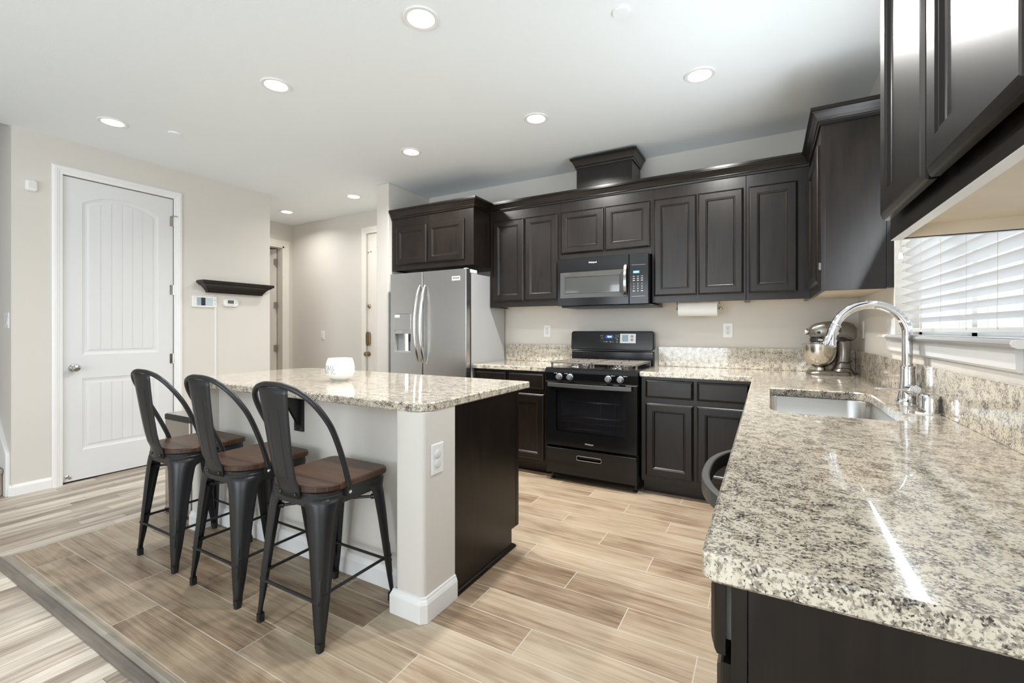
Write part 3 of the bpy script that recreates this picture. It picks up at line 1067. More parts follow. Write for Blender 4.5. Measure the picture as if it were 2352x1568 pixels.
# cabinet over the refrigerator
YF = 3.425
r = thing('refrigerator_cabinet', 'deep dark two-door cabinet above the stainless refrigerator', 'cabinet', (-2.85, YW - 0.002, 1.825))
b = MB().box(-3.350, -2.340, YF, YF + 0.02, 1.825, ZU1).box(-3.350, -3.334, YF + 0.02, YW - 0.002, 1.825, ZU1).box(-2.356, -2.340, YF + 0.02, YW - 0.002, 1.825, ZU1)
b.box(-3.350, -2.340, YF + 0.02, YW - 0.002, ZU1 - 0.016, ZU1).box(-3.334, -2.356, YF + 0.02, YW - 0.002, 1.84, 1.856)
b.build('cabinet_body', M['cab'], r, bevel=0.0012)
cab_door(r, -3.285, -2.885, 1.880, 2.262, face_y(YF))
cab_door(r, -2.875, -2.440, 1.880, 2.262, face_y(YF))

# cabinet on the right wall at the corner
XF = 0.262
YE = 3.005
r = thing('wall_cabinet', 'dark corner wall cabinet whose broad side panel faces the sink window', 'cabinet', (XW - 0.002, 3.35, ZU0))
b = MB().box(XF, XF + 0.02, YE, YU + 0.02, ZU0, ZU1).box(XF + 0.02, XW - 0.03, YE + 0.0015, YE + 0.016, ZU0, ZU1).box(XW - 0.03, XW - 0.002, YE - 0.004, YE + 0.016, ZU0 + 0.004, ZU1)
b.box(XF + 0.02, XW - 0.002, YE + 0.016, YW - 0.002, ZU1 - 0.016, ZU1)
b.build('cabinet_body', M['cab'], r, bevel=0.0012)
MB().box(XF + 0.02, XW - 0.002, YE + 0.016, YW - 0.002, ZU0 + 0.012, ZU0 + 0.028).build('underside', M['maple'], r)
cab_door(r, YE + 0.055, 3.60, ZD0, ZD1, face_x(XF))
MB().box(XF - 0.008, XF, YE + 0.046, YE + 0.054, 1.56, 1.60).build('hinge', M['nickel'], r)

# near cabinet on the right wall
NY0, NY1 = 0.62, 1.405
r = thing('wall_cabinet', 'large dark two-door wall cabinet at the upper right edge, nearest the viewer', 'cabinet', (XW - 0.002, 1.0, ZU0))
b = MB().box(XF, XF + 0.02, NY0, NY1, ZU0, ZU1).box(XF + 0.02, XW - 0.002, NY1 - 0.016, NY1, ZU0, ZU1).box(XF + 0.02, XW - 0.002, NY0, NY0 + 0.016, ZU0, ZU1)
b.box(XF + 0.02, XW - 0.002, NY0 + 0.016, NY1 - 0.016, ZU1 - 0.016, ZU1)
b.build('cabinet_body', M['cab'], r, bevel=0.0012)
MB().box(XF + 0.02, XW - 0.002, NY0 + 0.016, NY1 - 0.016, ZU0 + 0.030, ZU0 + 0.046).build('underside', M['maple'], r)
MB().box(XF + 0.0005, XF + 0.0205, NY0 + 0.001, NY1 - 0.001, ZU0 - 0.0008, ZU0 + 0.001).build('frame_edge', M['plastic_d'], r)
MB().box(XF + 0.0205, XW - 0.003, NY1 - 0.018, NY1 - 0.0161, ZU0 + 0.002, ZU0 + 0.046).box(XF + 0.02, XF + 0.0215, NY0 + 0.017, NY1 - 0.018, ZU0 + 0.002, ZU0 + 0.046).build('inner_lip', M['maple'], r)
cab_door(r, 1.012, 1.345, 1.478, ZD1 + 0.08, face_x(XF - 0.012))
cab_door(r, 0.660, 0.998, 1.478, ZD1 + 0.08, face_x(XF - 0.012))

# crown moulding
CROWN = [(0.0, 2.352), (0.009, 2.352), (0.011, 2.366), (0.017, 2.370), (0.017, 2.374), (0.024, 2.388), (0.036, 2.408), (0.046, 2.416), (0.046, 2.420), (0.052, 2.422), (0.052, 2.438), (0.0, 2.438)]
cr = MB().sweep([(-3.350, YF), (-2.340, YF), (-2.340, YU), (XF, YU), (XF, YE), (XW - 0.003, YE)], CROWN)
tag(cr.build('crown_moulding', M['crown'], loc=(-1.2, 3.7, 2.35)), 'dark stepped crown moulding running along the tops of the back cabinets', 'moulding')
r = thing('vent_chimney_box', 'dark boxed vent cover with a crown rising above the microwave cabinet', 'vent cover', (-1.2, 3.9, 2.438))
MB().box(-1.445, -0.962, YU, 3.985, 2.402, 2.70).build('chimney_box', M['cab'], r, bevel=0.0015)
CR2 = [(o * 0.9, z + 0.272) for o, z in CROWN]
MB().sweep([(-1.445, 3.985), (-1.445, YU), (-0.962, YU), (-0.962, 3.985)], CR2).box(-1.445, -0.962, YU, 3.985, 2.66, 2.70).build('crown', M['crown'], r)

# ------------------------------------------------------------------ base cabinets
YB = 3.425
ZT = 0.876


def toe(b, x0, x1):
    b.box(x0, x1, YB + 0.075, YW - 0.01, 0.0, 0.105)


r = thing('base_cabinet', 'dark base cabinet between the refrigerator and the range', 'cabinet', (-1.97, 3.7, 0))
b = MB().box(-2.333, -1.600, YB, YW - 0.01, 0.10, ZT)
toe(b, -2.333, -1.600)
b.build('cabinet_body', M['cab'], r, bevel=0.0012)
for a, c in ((-2.325, -1.990), (-1.962, -1.622)):
    cab_drawer(r, a, c, 0.722, 0.855, face_y(YB))
    cab_door(r, a, c, 0.128, 0.682, face_y(YB))
r = thing('base_cabinet', 'dark two-drawer two-door base cabinet right of the range', 'cabinet', (-0.45, 3.7, 0))
b = MB().box(-0.818, -0.046, YB, YW - 0.01, 0.10, ZT)
toe(b, -0.818, 0.02)
b.build('cabinet_body', M['cab'], r, bevel=0.0012)
for a, c in ((-0.786, -0.452), (-0.428, -0.098)):
    cab_drawer(r, a, c, 0.722, 0.855, face_y(YB))
    cab_door(r, a, c, 0.145, 0.682, face_y(YB))

XB = -0.042
r = thing('base_cabinet', 'dark sink base cabinet under the right counter', 'cabinet', (0.25, 2.5, 0))
b = MB().box(XB, XB + 0.02, 1.705, YB - 0.001, 0.10, ZT).box(XB + 0.075, XB + 0.09, 1.705, YB, 0, 0.10).box(XB + 0.02, XW - 0.003, 1.705, 1.72, 0.1, ZT).box(XB + 0.02, XW - 0.003, 1.72, YW - 0.6, 0.1, 0.115)
b.build('cabinet_body', M['cab'], r)
for a, c in ((1.93, 2.36), (2.37, 2.80)):
    cab_door(r, a, c, 0.145, 0.682, face_x(XB))
    cab_drawer(r, a, c, 0.722, 0.855, face_x(XB), M['caby'])
# dishwasher
r = thing('dishwasher', 'black dishwasher under the right counter, its bowed handle showing past the edge', 'dishwasher', (0.2, 1.4, 0))
MB().box(XB + 0.01, XW - 0.03, 1.104, 1.70, 0.10, 0.870).box(XB + 0.075, XB + 0.09, 1.104, 1.70, 0.0, 0.10).build('tub_body', M['blackmat'], r)
MB().box(XB - 0.022, XB + 0.01, 1.108, 1.696, 0.115, 0.868).build('dishwasher_door', M['black'], r, bevel=0.006)
hp = []
for i in range(25):
    t = i / 24
    y = 1.130 + t * 0.545
    bow = 1 - abs(2 * t - 1) ** 2.6
    hp.append((XB - 0.022 - 0.083 * bow, y, 0.812))
hb = MB()
loops = []
for i, p in enumerate(hp):
    th = 0.011
    loops.append([(p[0] - th, p[1], p[2] - 0.021), (p[0] + th, p[1], p[2] - 0.021), (p[0] + th, p[1], p[2] + 0.021), (p[0] - th, p[1], p[2] + 0.021)])
hb.loft(loops, True, True)
hb.build('handle', M['barhandle'], r, bevel=0.005, seg=3)
# drawer cabinet at the near end
r = thing('base_cabinet', 'dark base cabinet at the near end of the right counter with its top drawer ajar', 'cabinet', (0.25, 0.9, 0))
b = MB().box(XB, XB + 0.02, 0.690, 1.098, 0.755, 0.772).box(XB, XB + 0.02, 0.690, 0.716, 0.10, ZT).box(XB, XB + 0.02, 1.070, 1.098, 0.10, ZT).box(XB, XB + 0.02, 0.716, 1.07, 0.862, ZT)
b.box(XB + 0.02, XW - 0.003, 1.083, 1.098, 0.10, ZT).box(XB + 0.02, XW - 0.003, 0.70, 1.083, 0.10, 0.115)
b.box(XB + 0.075, XB + 0.09, 0.70, 1.098, 0.0, 0.10)
b.build('cabinet_body', M['cab'], r)
MB().box(XB + 0.0205, XW - 0.003, 0.6845, 0.700, 0.0, ZT).box(XB - 0.0005, XB + 0.0195, 0.6855, 0.690, 0.10, ZT).build('end_panel', M['cab'], r, bevel=0.001)
dr = cab_drawer(r, 0.695, 1.088, 0.768, 0.872, face_x(XB - 0.008), M['caby'])
MB().box(XB - 0.008, XB + 0.4, 0.718, 1.066, 0.778, 0.858).build('drawer_box', M['plastic_d'], dr)
cab_door(r, 0.695, 1.088, 0.128, 0.758, face_x(XB))

# ------------------------------------------------------------------ countertops and backsplash
GZ0, GZ1 = 0.876, 0.914
ct = MB().slab([(-2.336, 3.392), (-1.592, 3.392), (-1.592, YW - 0.001), (-2.336, YW - 0.001)], [], GZ0, GZ1)
tag(ct.build('countertop', M['granite'], loc=(-1.97, 3.7, GZ0)), 'speckled cream granite countertop between the refrigerator and the range', 'countertop')
outer = rounded_poly([(-0.080, 0.672, 0.022), (XW - 0.001, 0.672, 0), (XW - 0.001, YW - 0.001, 0), (-0.824, YW - 0.001, 0), (-0.824, 3.392, 0), (-0.080, 3.392, 0.006)], 6)
sink_hole = rounded_poly([(0.014, 1.975, 0.085), (0.432, 1.975, 0.10), (0.432, 2.785, 0.085), (0.014, 2.785, 0.035)], 8)
ct = MB().slab(outer, [sink_hole], GZ0, GZ1, 0.005)
tag(ct.build('countertop', M['granite'], loc=(0.2, 2.3, GZ0)), 'long L-shaped speckled granite countertop around the sink at the right', 'countertop')
ZBS = 1.080
for (x0, x1, y0, y1, lb) in ((-2.335, -1.605, YW - 0.020, YW, 'granite backsplash strip on the back wall left of the range'),
                             (-0.812, XW - 0.0225, YW - 0.020, YW, 'granite backsplash strip on the back wall right of the range'),
                             (XW - 0.0215, XW - 0.0015, 0.68, YW - 0.0005, 'long granite backsplash strip on the right wall below the window')):
    tag(MB().box(x0, x1, y0, y1 - 0.0005 if y1 == YW else y1, GZ1 + 0.0003, ZBS).build('backsplash', M['granite'], bevel=0.002, loc=((x0 + x1) / 2, y0, GZ1)), lb, 'backsplash')

# ------------------------------------------------------------------ island
IX0, IX1, IY0, IY1 = -3.31, -1.238, 1.445, 2.415
isl = rounded_poly([(IX0, IY0, 0.16), (IX1, IY0, 0.085), (IX1, IY1, 0.015), (IX0, IY1, 0.16)], 10)
tag(MB().slab(isl, [], GZ0, GZ1, 0.005).build('island_countertop', M['granite'], loc=(-2.27, 1.93, GZ0)), 'speckled granite island top with rounded corners', 'countertop')
# half wall with a post at each end
wi = MB()
post = rounded_poly([(-1.405, 1.452, 0.022), (-1.243, 1.452, 0.022), (-1.243, 1.668, 0.0), (-1.405, 1.668, 0.0)], 5)
wi.prism(post, 'z', 0, GZ0 - 0.0005)
post2 = rounded_poly([(-3.105, 1.452, 0.018), (-3.028, 1.452, 0.018), (-3.028, 1.668, 0.0), (-3.105, 1.668, 0.0)], 5)
wi.prism(post2, 'z', 0, GZ0 - 0.0005)
wi.box(-3.028, -1.405, 1.575, 1.668, 0, GZ0 - 0.0005)
struct(wi.build('wall_island', M['wall']), 'greige half wall under the island top with a post at each end', 'wall')
BASE2 = [(0, 0.001), (0.0155, 0.001), (0.0155, 0.078), (0.011, 0.090), (0.0075, 0.096), (0.006, 0.104), (0, 0.106)]
baseboard('baseboard_island', 'white baseboard wrapping the island posts and half wall', [(-3.105, 1.668), (-3.105, 1.465), (-3.092, 1.452), (-3.028, 1.452), (-3.028, 1.575), (-1.405, 1.575), (-1.405, 1.452), (-1.256, 1.452), (-1.243, 1.465), (-1.243, 1.668)], BASE2)
r = thing('island_cabinet', 'black-brown island cabinet with a plain end panel facing the aisle', 'cabinet', (-2.2, 2.0, 0))
b = MB().box(-3.09, -1.252, 1.670, 2.275, 0.10, GZ0 - 0.0005).box(-3.09, -1.265, 1.670, 2.200, 0.0, 0.10)
b.build('cabinet_body', M['cab'], r)
MB().prism([(1.669, 0.0), (2.200, 0.0), (2.200, 0.105), (2.277, 0.105), (2.277, GZ0 - 0.001), (1.669, GZ0 - 0.001)], 'x', -1.252, -1.246).build('end_panel', M['cab'], r)
MB().box(-1.246, -1.2445, 2.250, 2.279, 0.105, GZ0 - 0.001).build('edge_trim', M['cab'], r)
shoe = [(0, 0.001), (0.014, 0.001), (0.014, 0.008), (0.010, 0.017), (0.004, 0.021), (0, 0.022)]
MB().sweep([(-1.246, 1.670), (-1.246, 2.212), (-1.40, 2.212)], shoe).build('shoe_moulding', M['crown'], r)
for a, c in ((-3.06, -2.50), (-2.48, -1.90), (-1.88, -1.30)):
    front(MB(), a, c, 0.128, 0.84, DOOR, lambda u, v, n: (u, 2.275 + n, v)).build('door', M['cab'], r)
wallplate('wall_outlet', 'white outlet with safety caps on the island post', 'outlet', (1.538, 0.668), face_px(-1.243), style='capped', h=0.13, w=0.078)
r = thing('support_bracket', 'black steel bracket holding the island overhang', 'bracket', (-2.215, 1.575, 0.70))
MB().box(-2.262, -2.185, 1.566, 1.575, 0.672, 0.8745).box(-2.262, -2.185, 1.470, 1.575, 0.867, 0.8745).build('bracket_plate', M['blackmat'], r, bevel=0.001)
MB().prism([(1.566, 0.70), (1.566, 0.867), (1.48, 0.867), (1.48, 0.855)], 'x', -2.236, -2.230).prism([(1.566, 0.70), (1.566, 0.867), (1.48, 0.867), (1.48, 0.855)], 'x', -2.216, -2.210).build('gusset', M['blackmat'], r)
for x in (-2.25, -2.197):
    MB().lathe([(0.005, 0), (0.005, -0.003)], (x, 1.566, 0.685), 'y', 10).build('screw', M['nickel'], r)

# HOME bowl on the island
r = thing('candle_bowl', 'round white ceramic bowl lettered HOME on the island top', 'bowl', (-2.275, 1.885, GZ1))
BP = [(0.040, 0.0), (0.042, 0.002), (0.042, 0.004), (0.055, 0.010), (0.070, 0.022), (0.080, 0.040), (0.0855, 0.062), (0.0850, 0.085), (0.080, 0.110), (0.0725, 0.134), (0.0715, 0.137), (0.0695, 0.137), (0.0685, 0.134), (0.074, 0.110), (0.079, 0.085), (0.079, 0.062), (0.070, 0.035), (0.05, 0.016), (0.01, 0.012)]
bx, by = -2.275, 1.885
MB().lathe(BP, (bx, by, GZ1), 'z', 48).build('bowl_body', M['ceramic'], r)


def rad_at(z):
    for (r0, z0), (r1, z1) in zip(BP[:11], BP[1:11]):
        if z0 <= z <= z1:
            return r0 + (r1 - r0) * (z - z0) / max(1e-9, z1 - z0)
    return 0.08


STROKES = {'H': [[(0, 0), (0, 1)], [(0.5, 0), (0.5, 1)], [(0, 0.5), (0.5, 0.5)]],
           'O': [[(0.25 + 0.24 * math.cos(t * PI / 8), 0.5 + 0.5 * math.sin(t * PI / 8)) for t in range(17)]],
           'M': [[(0, 0), (0.08, 1), (0.3, 0.45), (0.52, 1), (0.62, 0)]],
           'E': [[(0.35, 1), (0, 0.98), (0, 0.02), (0.35, 0)], [(0, 0.5), (0.28, 0.5)]]}
let = MB()
cu = 0.0
ang0 = math.atan2(-by, -bx)    # direction from the bowl to the viewer
for ch, adv in (('H', 0.72), ('O', 0.68), ('M', 0.82), ('E', 0.5)):
    for stx in STROKES[ch]:
        pts = []
        dens = []
        for (a, b_), (c_, d_) in zip(stx, stx[1:]):
            for q in range(6):
                dens.append((a + (c_ - a) * q / 6, b_ + (d_ - b_) * q / 6))
        dens.append(stx[-1])
        for (u, v) in dens:
            z = 0.048 + v * 0.048
            rr = rad_at(z)
            ang = ang0 - 1.70 + (cu + u) * 0.54
            pts.append((bx + rr * math.cos(ang), by + rr * math.sin(ang), GZ1 + z))
        let.tube(pts, 0.0009, 6)
    cu += adv
let.build('lettering', M['ink'], r)

# trash can beside the island
r = thing('trash_can', 'slim stainless trash can with a dark lid band beyond the left stool', 'trash can', (-3.39, 1.62, 0))
pl = rect(-3.555, -3.228, 1.500, 1.760, 0.014, 4)
MB().prism(pl, 'z', 0.02, 0.622).build('bin_body', M['steel_v'], r)
MB().prism(offset_poly(pl, -0.003), 'z', 0.0, 0.022).build('base_ring', M['blackmat'], r)
MB().prism(offset_poly(pl, -0.003), 'z', 0.622, 0.655).build('lid_band', M['blackmat'], r)
MB().prism(offset_poly(pl, 0.004), 'z', 0.655, 0.661).build('lid', M['steel'], r, bevel=0.003)


# ------------------------------------------------------------------ bar stools
def make_stool(label):
    r = thing('bar_stool', label, 'stool', (0, 0, 0), 'metal bar stools at the island')
    hs = 0.178
    # skirt under the seat
    def ring(z, h, rad_b, rad_f):
        return [(p[0], p[1], z) for p in rounded_poly([(-h, -h, rad_b), (h, -h, rad_b), (h, h, rad_f), (-h, h, rad_f)], 8)]
    sk_ = MB()
    sk_.loft([ring(0.526, hs - 0.003, 0.085, 0.05), ring(0.564, hs, 0.085, 0.05), ring(0.568, hs - 0.003, 0.085, 0.05), ring(0.580, hs - 0.002, 0.085, 0.05), ring(0.582, hs - 0.012, 0.08, 0.045)], False, True)
    sk_.build('seat_frame', M['stool'], r, solid=0.003)
    se = MB()
    h2 = hs + 0.006
    se.loft([ring(0.582, h2 - 0.004, 0.12, 0.04), ring(0.586, h2, 0.12, 0.04), ring(0.604, h2, 0.12, 0.04), ring(0.609, h2 - 0.005, 0.116, 0.036)], True, True)
    se.build('seat', M['seat'], r)
    for sx in (-1, 1):
        for sy in (-1, 1):
            top = Vector((sx * 0.176, sy * 0.175, 0.560))
            foot = Vector((sx * 0.198, sy * 0.201, 0.0))
            lg = MB()
            loops = []
            for z, a, rc in ((0.556, 0.118, 0.075), (0.535, 0.100, 0.062), (0.50, 0.084, 0.050), (0.40, 0.070, 0.036), (0.30, 0.058, 0.028), (0.20, 0.047, 0.021), (0.12, 0.037, 0.016), (0.075, 0.030, 0.013), (0.055, 0.026, 0.011), (0.012, 0.024, 0.010)):
                f = (0.560 - z) / 0.560
                c = top.lerp(foot, f)
                l = []
                l.append((-a, 0.0))
                for q in range(7):
                    t = PI / 2 * q / 6
                    l.append((-rc + rc * math.sin(t), -rc + rc * math.cos(t)))
                l.append((0.0, -a))
                loops.append([(c.x + sx * p[0], c.y + sy * p[1], z) for p in l])
            v = [p for l in loops for p in l]
            n = len(loops[0])
            fc = []
            for i in range(len(loops) - 1):
                for j in range(n - 1):
                    fc.append((i * n + j, i * n + j + 1, (i + 1) * n + j + 1, (i + 1) * n + j))
            lg.add(v, fc, True)
            lo = lg.build('leg', M['stool'], r, solid=0.003, sharp=60)
            # pressed rib on the outer corner
            pts = []
            for z in (0.272, 0.268, 0.255, 0.20, 0.13, 0.117, 0.113):
                f = (0.560 - z) / 0.560
                c = top.lerp(foot, f)
                rc = 0.0105 + 0.0175 * (z - 0.075) / 0.225
                k = rc * (1 - 1 / math.sqrt(2)) + 0.0035
                pts.append((c.x - sx * k, c.y - sy * k, z))
            MB().tube(pts, [0.001, 0.006, 0.0085, 0.0085, 0.0075, 0.005, 0.001], 12, flat=(1.0, 1.0)).build('rib', M['stool'], lo)
            fp = foot - Vector((sx * 0.0115, sy * 0.0115, 0))
            MB().prism(rect(fp.x - 0.0128, fp.x + 0.0128, fp.y - 0.0128, fp.y + 0.0128, 0.007, 4), 'z', 0.0, 0.034).build('foot_cap', M['rubber'], lo)
    # foot rails with flattened ends
    def leg_pt(sx, sy, z, inset):
        f = (0.560 - z) / 0.560
        c = Vector((sx * 0.176, sy * 0.175, 0.560)).lerp(Vector((sx * 0.198, sy * 0.201, 0.0)), f)
        return Vector((c.x - sx * inset, c.y - sy * inset, z))
    for (a, b_, z) in (((-1, -1), (1, -1), 0.178), ((-1, 1), (1, 1), 0.178), ((-1, -1), (-1, 1), 0.205), ((1, -1), (1, 1), 0.205)):
        p0, p1 = leg_pt(a[0], a[1], z, 0.006), leg_pt(b_[0], b_[1], z, 0.006)
        pts = [p0.lerp(p1, t) for t in (0, 0.10, 0.15, 0.5, 0.85, 0.90, 1)]
        MB().tube(pts, [0.0085, 0.0085, 0.0065, 0.0065, 0.0065, 0.0085, 0.0085], 10).build('foot_rail', M['stool'], r)
    for s_ in (-1, 1):
        p0, p1 = leg_pt(-1, -s_, 0.478, 0.022), leg_pt(1, s_, 0.478, 0.022)
        dz = Vector((0, 0, 0.006 * s_))
        pts = [p0, p0.lerp(p1, 0.10), p0.lerp(p1, 0.105), p0.lerp(p1, 0.5) + dz, p0.lerp(p1, 0.895), p0.lerp(p1, 0.90), p1]
        MB().tube(pts, [0.011, 0.011, 0.006, 0.006, 0.006, 0.011, 0.011], 10).build('cross_brace', M['stool'], r)
    # hoop back
    half = [(0.186, -0.050, 0.562), (0.186, -0.051, 0.592), (0.187, -0.058, 0.622), (0.195, -0.083, 0.69), (0.204, -0.118, 0.77), (0.210, -0.150, 0.835), (0.207, -0.175, 0.88), (0.191, -0.205, 0.93), (0.162, -0.228, 0.968), (0.118, -0.245, 0.995), (0.058, -0.256, 1.010), (0.0, -0.259, 1.013)]
    P = half + [(-p[0], p[1], p[2]) for p in reversed(half[:-1])]
    # smooth the path
    Q = []
    for i in range(len(P) - 1):
        p0, p1, p2, p3 = (Vector(P[max(i - 1, 0)]), Vector(P[i]), Vector(P[i + 1]), Vector(P[min(i + 2, len(P) - 1)]))
        for k in range(4):
            t = k / 4
            Q.append(0.5 * ((2 * p1) + (p2 - p0) * t + (2 * p0 - 5 * p1 + 4 * p2 - p3) * t * t + (3 * p1 - p0 - 3 * p2 + p3) * t ** 3))
    Q.append(Vector(P[-1]))
    hoop = MB().tube(Q, 0.0112, 12)
    for sx in (-1, 1):
        hoop.box(sx * 0.186 - 0.008, sx * 0.186 + 0.008, -0.066, -0.036, 0.551, 0.586)
    ho = hoop.build('back_hoop', M['stool'], r)
    for sx in (-1, 1):
        MB().lathe([(0.008, 0.0), (0.008, 0.003), (0.004, 0.006)], (sx * 0.190 + (0.003 if sx > 0 else -0.009), -0.051, 0.567), 'x', 12).build('bolt', M['chrome'], ho)
    # splat
    ctl = [(-0.184, 0.556, 0.066), (-0.187, 0.588, 0.066), (-0.193, 0.61, 0.066), (-0.205, 0.64, 0.067), (-0.216, 0.69, 0.069), (-0.229, 0.77, 0.073), (-0.240, 0.85, 0.078), (-0.249, 0.92, 0.083), (-0.255, 0.975, 0.088), (-0.258, 1.003, 0.090)]
    def splat_pt(i, u):
        y, z, w = ctl[i]
        return (u * w, y - 0.010 * (1 - u * u), z - (0.006 * u * u if i == len(ctl) - 1 else 0))
    sp = MB()
    v, fc = [], []
    nu = 9
    for i in range(len(ctl)):
        for j in range(nu):
            v.append(splat_pt(i, -1 + 2 * j / (nu - 1)))
    for i in range(len(ctl) - 1):
        for j in range(nu - 1):
            fc.append((i * nu + j, i * nu + j + 1, (i + 1) * nu + j + 1, (i + 1) * nu + j))
    sp.add(v, fc, True)
    so = sp.build('backrest', M['stool'], r, solid=0.003, sharp=60)
    emb = []
    for (i, u) in ((3, -0.42), (4, -0.42), (5, -0.42), (6, -0.42), (7, -0.40), (7, 0), (7, 0.40), (6, 0.42), (5, 0.42), (4, 0.42), (3, 0.42), (3, 0)):
        p = splat_pt(i, u)
        emb.append((p[0], p[1] - 0.001, p[2]))
    MB().tube(emb, 0.0016, 6, True).build('pressed_rib', M['stool'], so)
    for sx in (-1, 1):
        MB().lathe([(0.007, 0.0), (0.007, -0.003), (0.003, -0.006)], (sx * 0.046, -0.193, 0.572), 'y', 12).build('bolt', M['blackmat'], so)
    return r


st0 = make_stool('black metal bar stool with a wood seat, nearest the viewer by the island post')
st0.location = (-1.668, 1.320, 0)
for x, y, lb in ((-2.215, 1.322, 'black metal bar stool with a wood seat, middle one of the three at the island'),
                 (-2.785, 1.330, 'black metal bar stool with a wood seat, farthest left, in front of the white door')):
    c = copy_tree(st0)
    c.location = (x, y, 0)
    c['label'] = lb
st0.rotation_euler = (0, 0, math.radians(0.5))

# ------------------------------------------------------------------ refrigerator
FY = 3.305
r = thing('refrigerator', 'stainless side-by-side refrigerator with an ice and water dispenser', 'refrigerator', (-2.8, 3.65, 0))
MB().box(-3.248, -2.345, FY + 0.095, YW - 0.04, 0.03, 1.742).build('cabinet_body', M['fridge_side'], r, bevel=0.004)
MB().box(-3.24, -2.352, FY + 0.055, FY + 0.095, 0.05, 1.755).build('door_gasket', M['blackmat'], r)
XS = -2.842


def fridge_door(name, x0, x1, hole=None):
    mb = MB()
    pl = rounded_poly([(x0, FY + 0.058, 0.0), (x0, FY, 0.006), (x1, FY, 0.006), (x1, FY + 0.058, 0.0)][::1], 5)
    # outline travels x0 back -> x0 front -> x1 front -> x1 back (counter-clockwise seen from above)
    if hole is None:
        mb.prism(pl, 'z', 0.055, 1.775)
    else:
        hx0, hx1, hz0, hz1 = hole
        mb.prism(rounded_poly([(x0, FY + 0.058, 0.0), (x0, FY, 0.006), (hx0, FY, 0), (hx0, FY + 0.058, 0)], 5), 'z', 0.055, 1.775)
        mb.prism(rounded_poly([(hx1, FY + 0.058, 0.0), (hx1, FY, 0.0), (x1, FY, 0.006), (x1, FY + 0.058, 0)], 5), 'z', 0.055, 1.775)
        mb.box(hx0, hx1, FY, FY + 0.058, 0.055, hz0).box(hx0, hx1, FY, FY + 0.058, hz1, 1.775)
    return mb.build(name, M['steel'], r)


HX0, HX1, HZ0, HZ1 = -3.205, -2.985, 1.005, 1.382
fd = fridge_door('freezer_door', -3.258, XS - 0.004, (HX0, HX1, HZ0, HZ1))
rd = fridge_door('refrigerator_door', XS + 0.004, -2.338)
MB().box(XS - 0.0038, XS + 0.0038, FY + 0.006, FY + 0.05, 0.06, 1.77).build('door_seam', M['slot'], r)
# dispenser
dp = MB()
dp.box(HX0, HX1, FY + 0.054, FY + 0.056, HZ0, HZ1)
dp.box(HX0, HX0 + 0.004, FY - 0.002, FY + 0.054, HZ0, HZ1).box(HX1 - 0.004, HX1, FY - 0.002, FY + 0.054, HZ0, HZ1)
dp.prism([(HX0, FY - 0.004), (HX1, FY - 0.004), (HX1, FY + 0.054), (HX0, FY + 0.054)], 'z', HZ0, HZ0 + 0.014)
dpo = dp.build('dispenser_recess', M['fridge_side'], fd)
MB().prism(rounded_poly([(HX0 + 0.002, FY + 0.05, 0), (HX0 + 0.002, FY - 0.004, 0.004), (HX1 - 0.002, FY - 0.004, 0.004), (HX1 - 0.002, FY + 0.05, 0)], 3), 'z', 1.222, HZ1 - 0.002).build('control_panel', M['steel'], fd, bevel=0.002)
MB().prism([(HX0 + 0.006, FY + 0.05), (HX0 + 0.006, FY + 0.002), (-3.095, FY - 0.008), (HX1 - 0.006, FY + 0.002), (HX1 - 0.006, FY + 0.05)], 'z', 1.186, 1.222).build('spout_hood', M['steel'], fd)
MB().box(HX0 + 0.012, HX0 + 0.075, FY - 0.0055, FY - 0.004, 1.345, 1.372).build('sticker', M['plastic'], fd)
MB().prism([(-3.125, FY + 0.05), (-3.10, FY + 0.02), (-3.072, FY + 0.012), (-3.05, FY + 0.03), (-3.045, FY + 0.05)], 'z', HZ0 + 0.014, 1.19).build('ice_chute', M['steel_v'], fd)
MB().lathe([(0.024, 1.195), (0.020, 1.16), (0.016, 1.125), (0.018, 1.11)], (-3.012, FY + 0.034, 0), 'z', 16).build('water_nozzle', M['blackmat'], fd)


def fridge_handle(x, bow, parent):
    pts, rs = [], []
    for i in range(31):
        t = i / 30
        z = 0.900 + t * 0.745
        s_ = math.sin(PI * t)
        pts.append((x + bow * (s_ ** 0.8), FY - 0.006 - 0.058 * (s_ ** 0.6), z))
        rs.append(0.009 + 0.010 * min(1, s_ * 2.2))
    MB().tube(pts, rs, 14, flat=(1.0, 0.85)).build('handle', M['steel_v'], parent)


fridge_handle(XS - 0.030, -0.022, fd)
fridge_handle(XS + 0.034, -0.018, rd)
lg = MB().box(-2.497, -2.405, FY - 0.002, FY, 1.672, 1.712).build('brand_plate', M['silverprint'], rd)
text_on(MB(), 'FRIGIDAIRE', 0.0145, lambda u, v: (-2.451 + u, FY - 0.0028, 1.694 + v), bold=0.0003).build('lettering', M['ink'], lg)
MB().box(-2.395, -2.347, FY + 0.052, FY + 0.19, 1.744, 1.778).box(-2.383, -2.347, FY + 0.02, FY + 0.055, 1.757, 1.783).build('hinge_cover', M['plastic_d'], r, bevel=0.005)

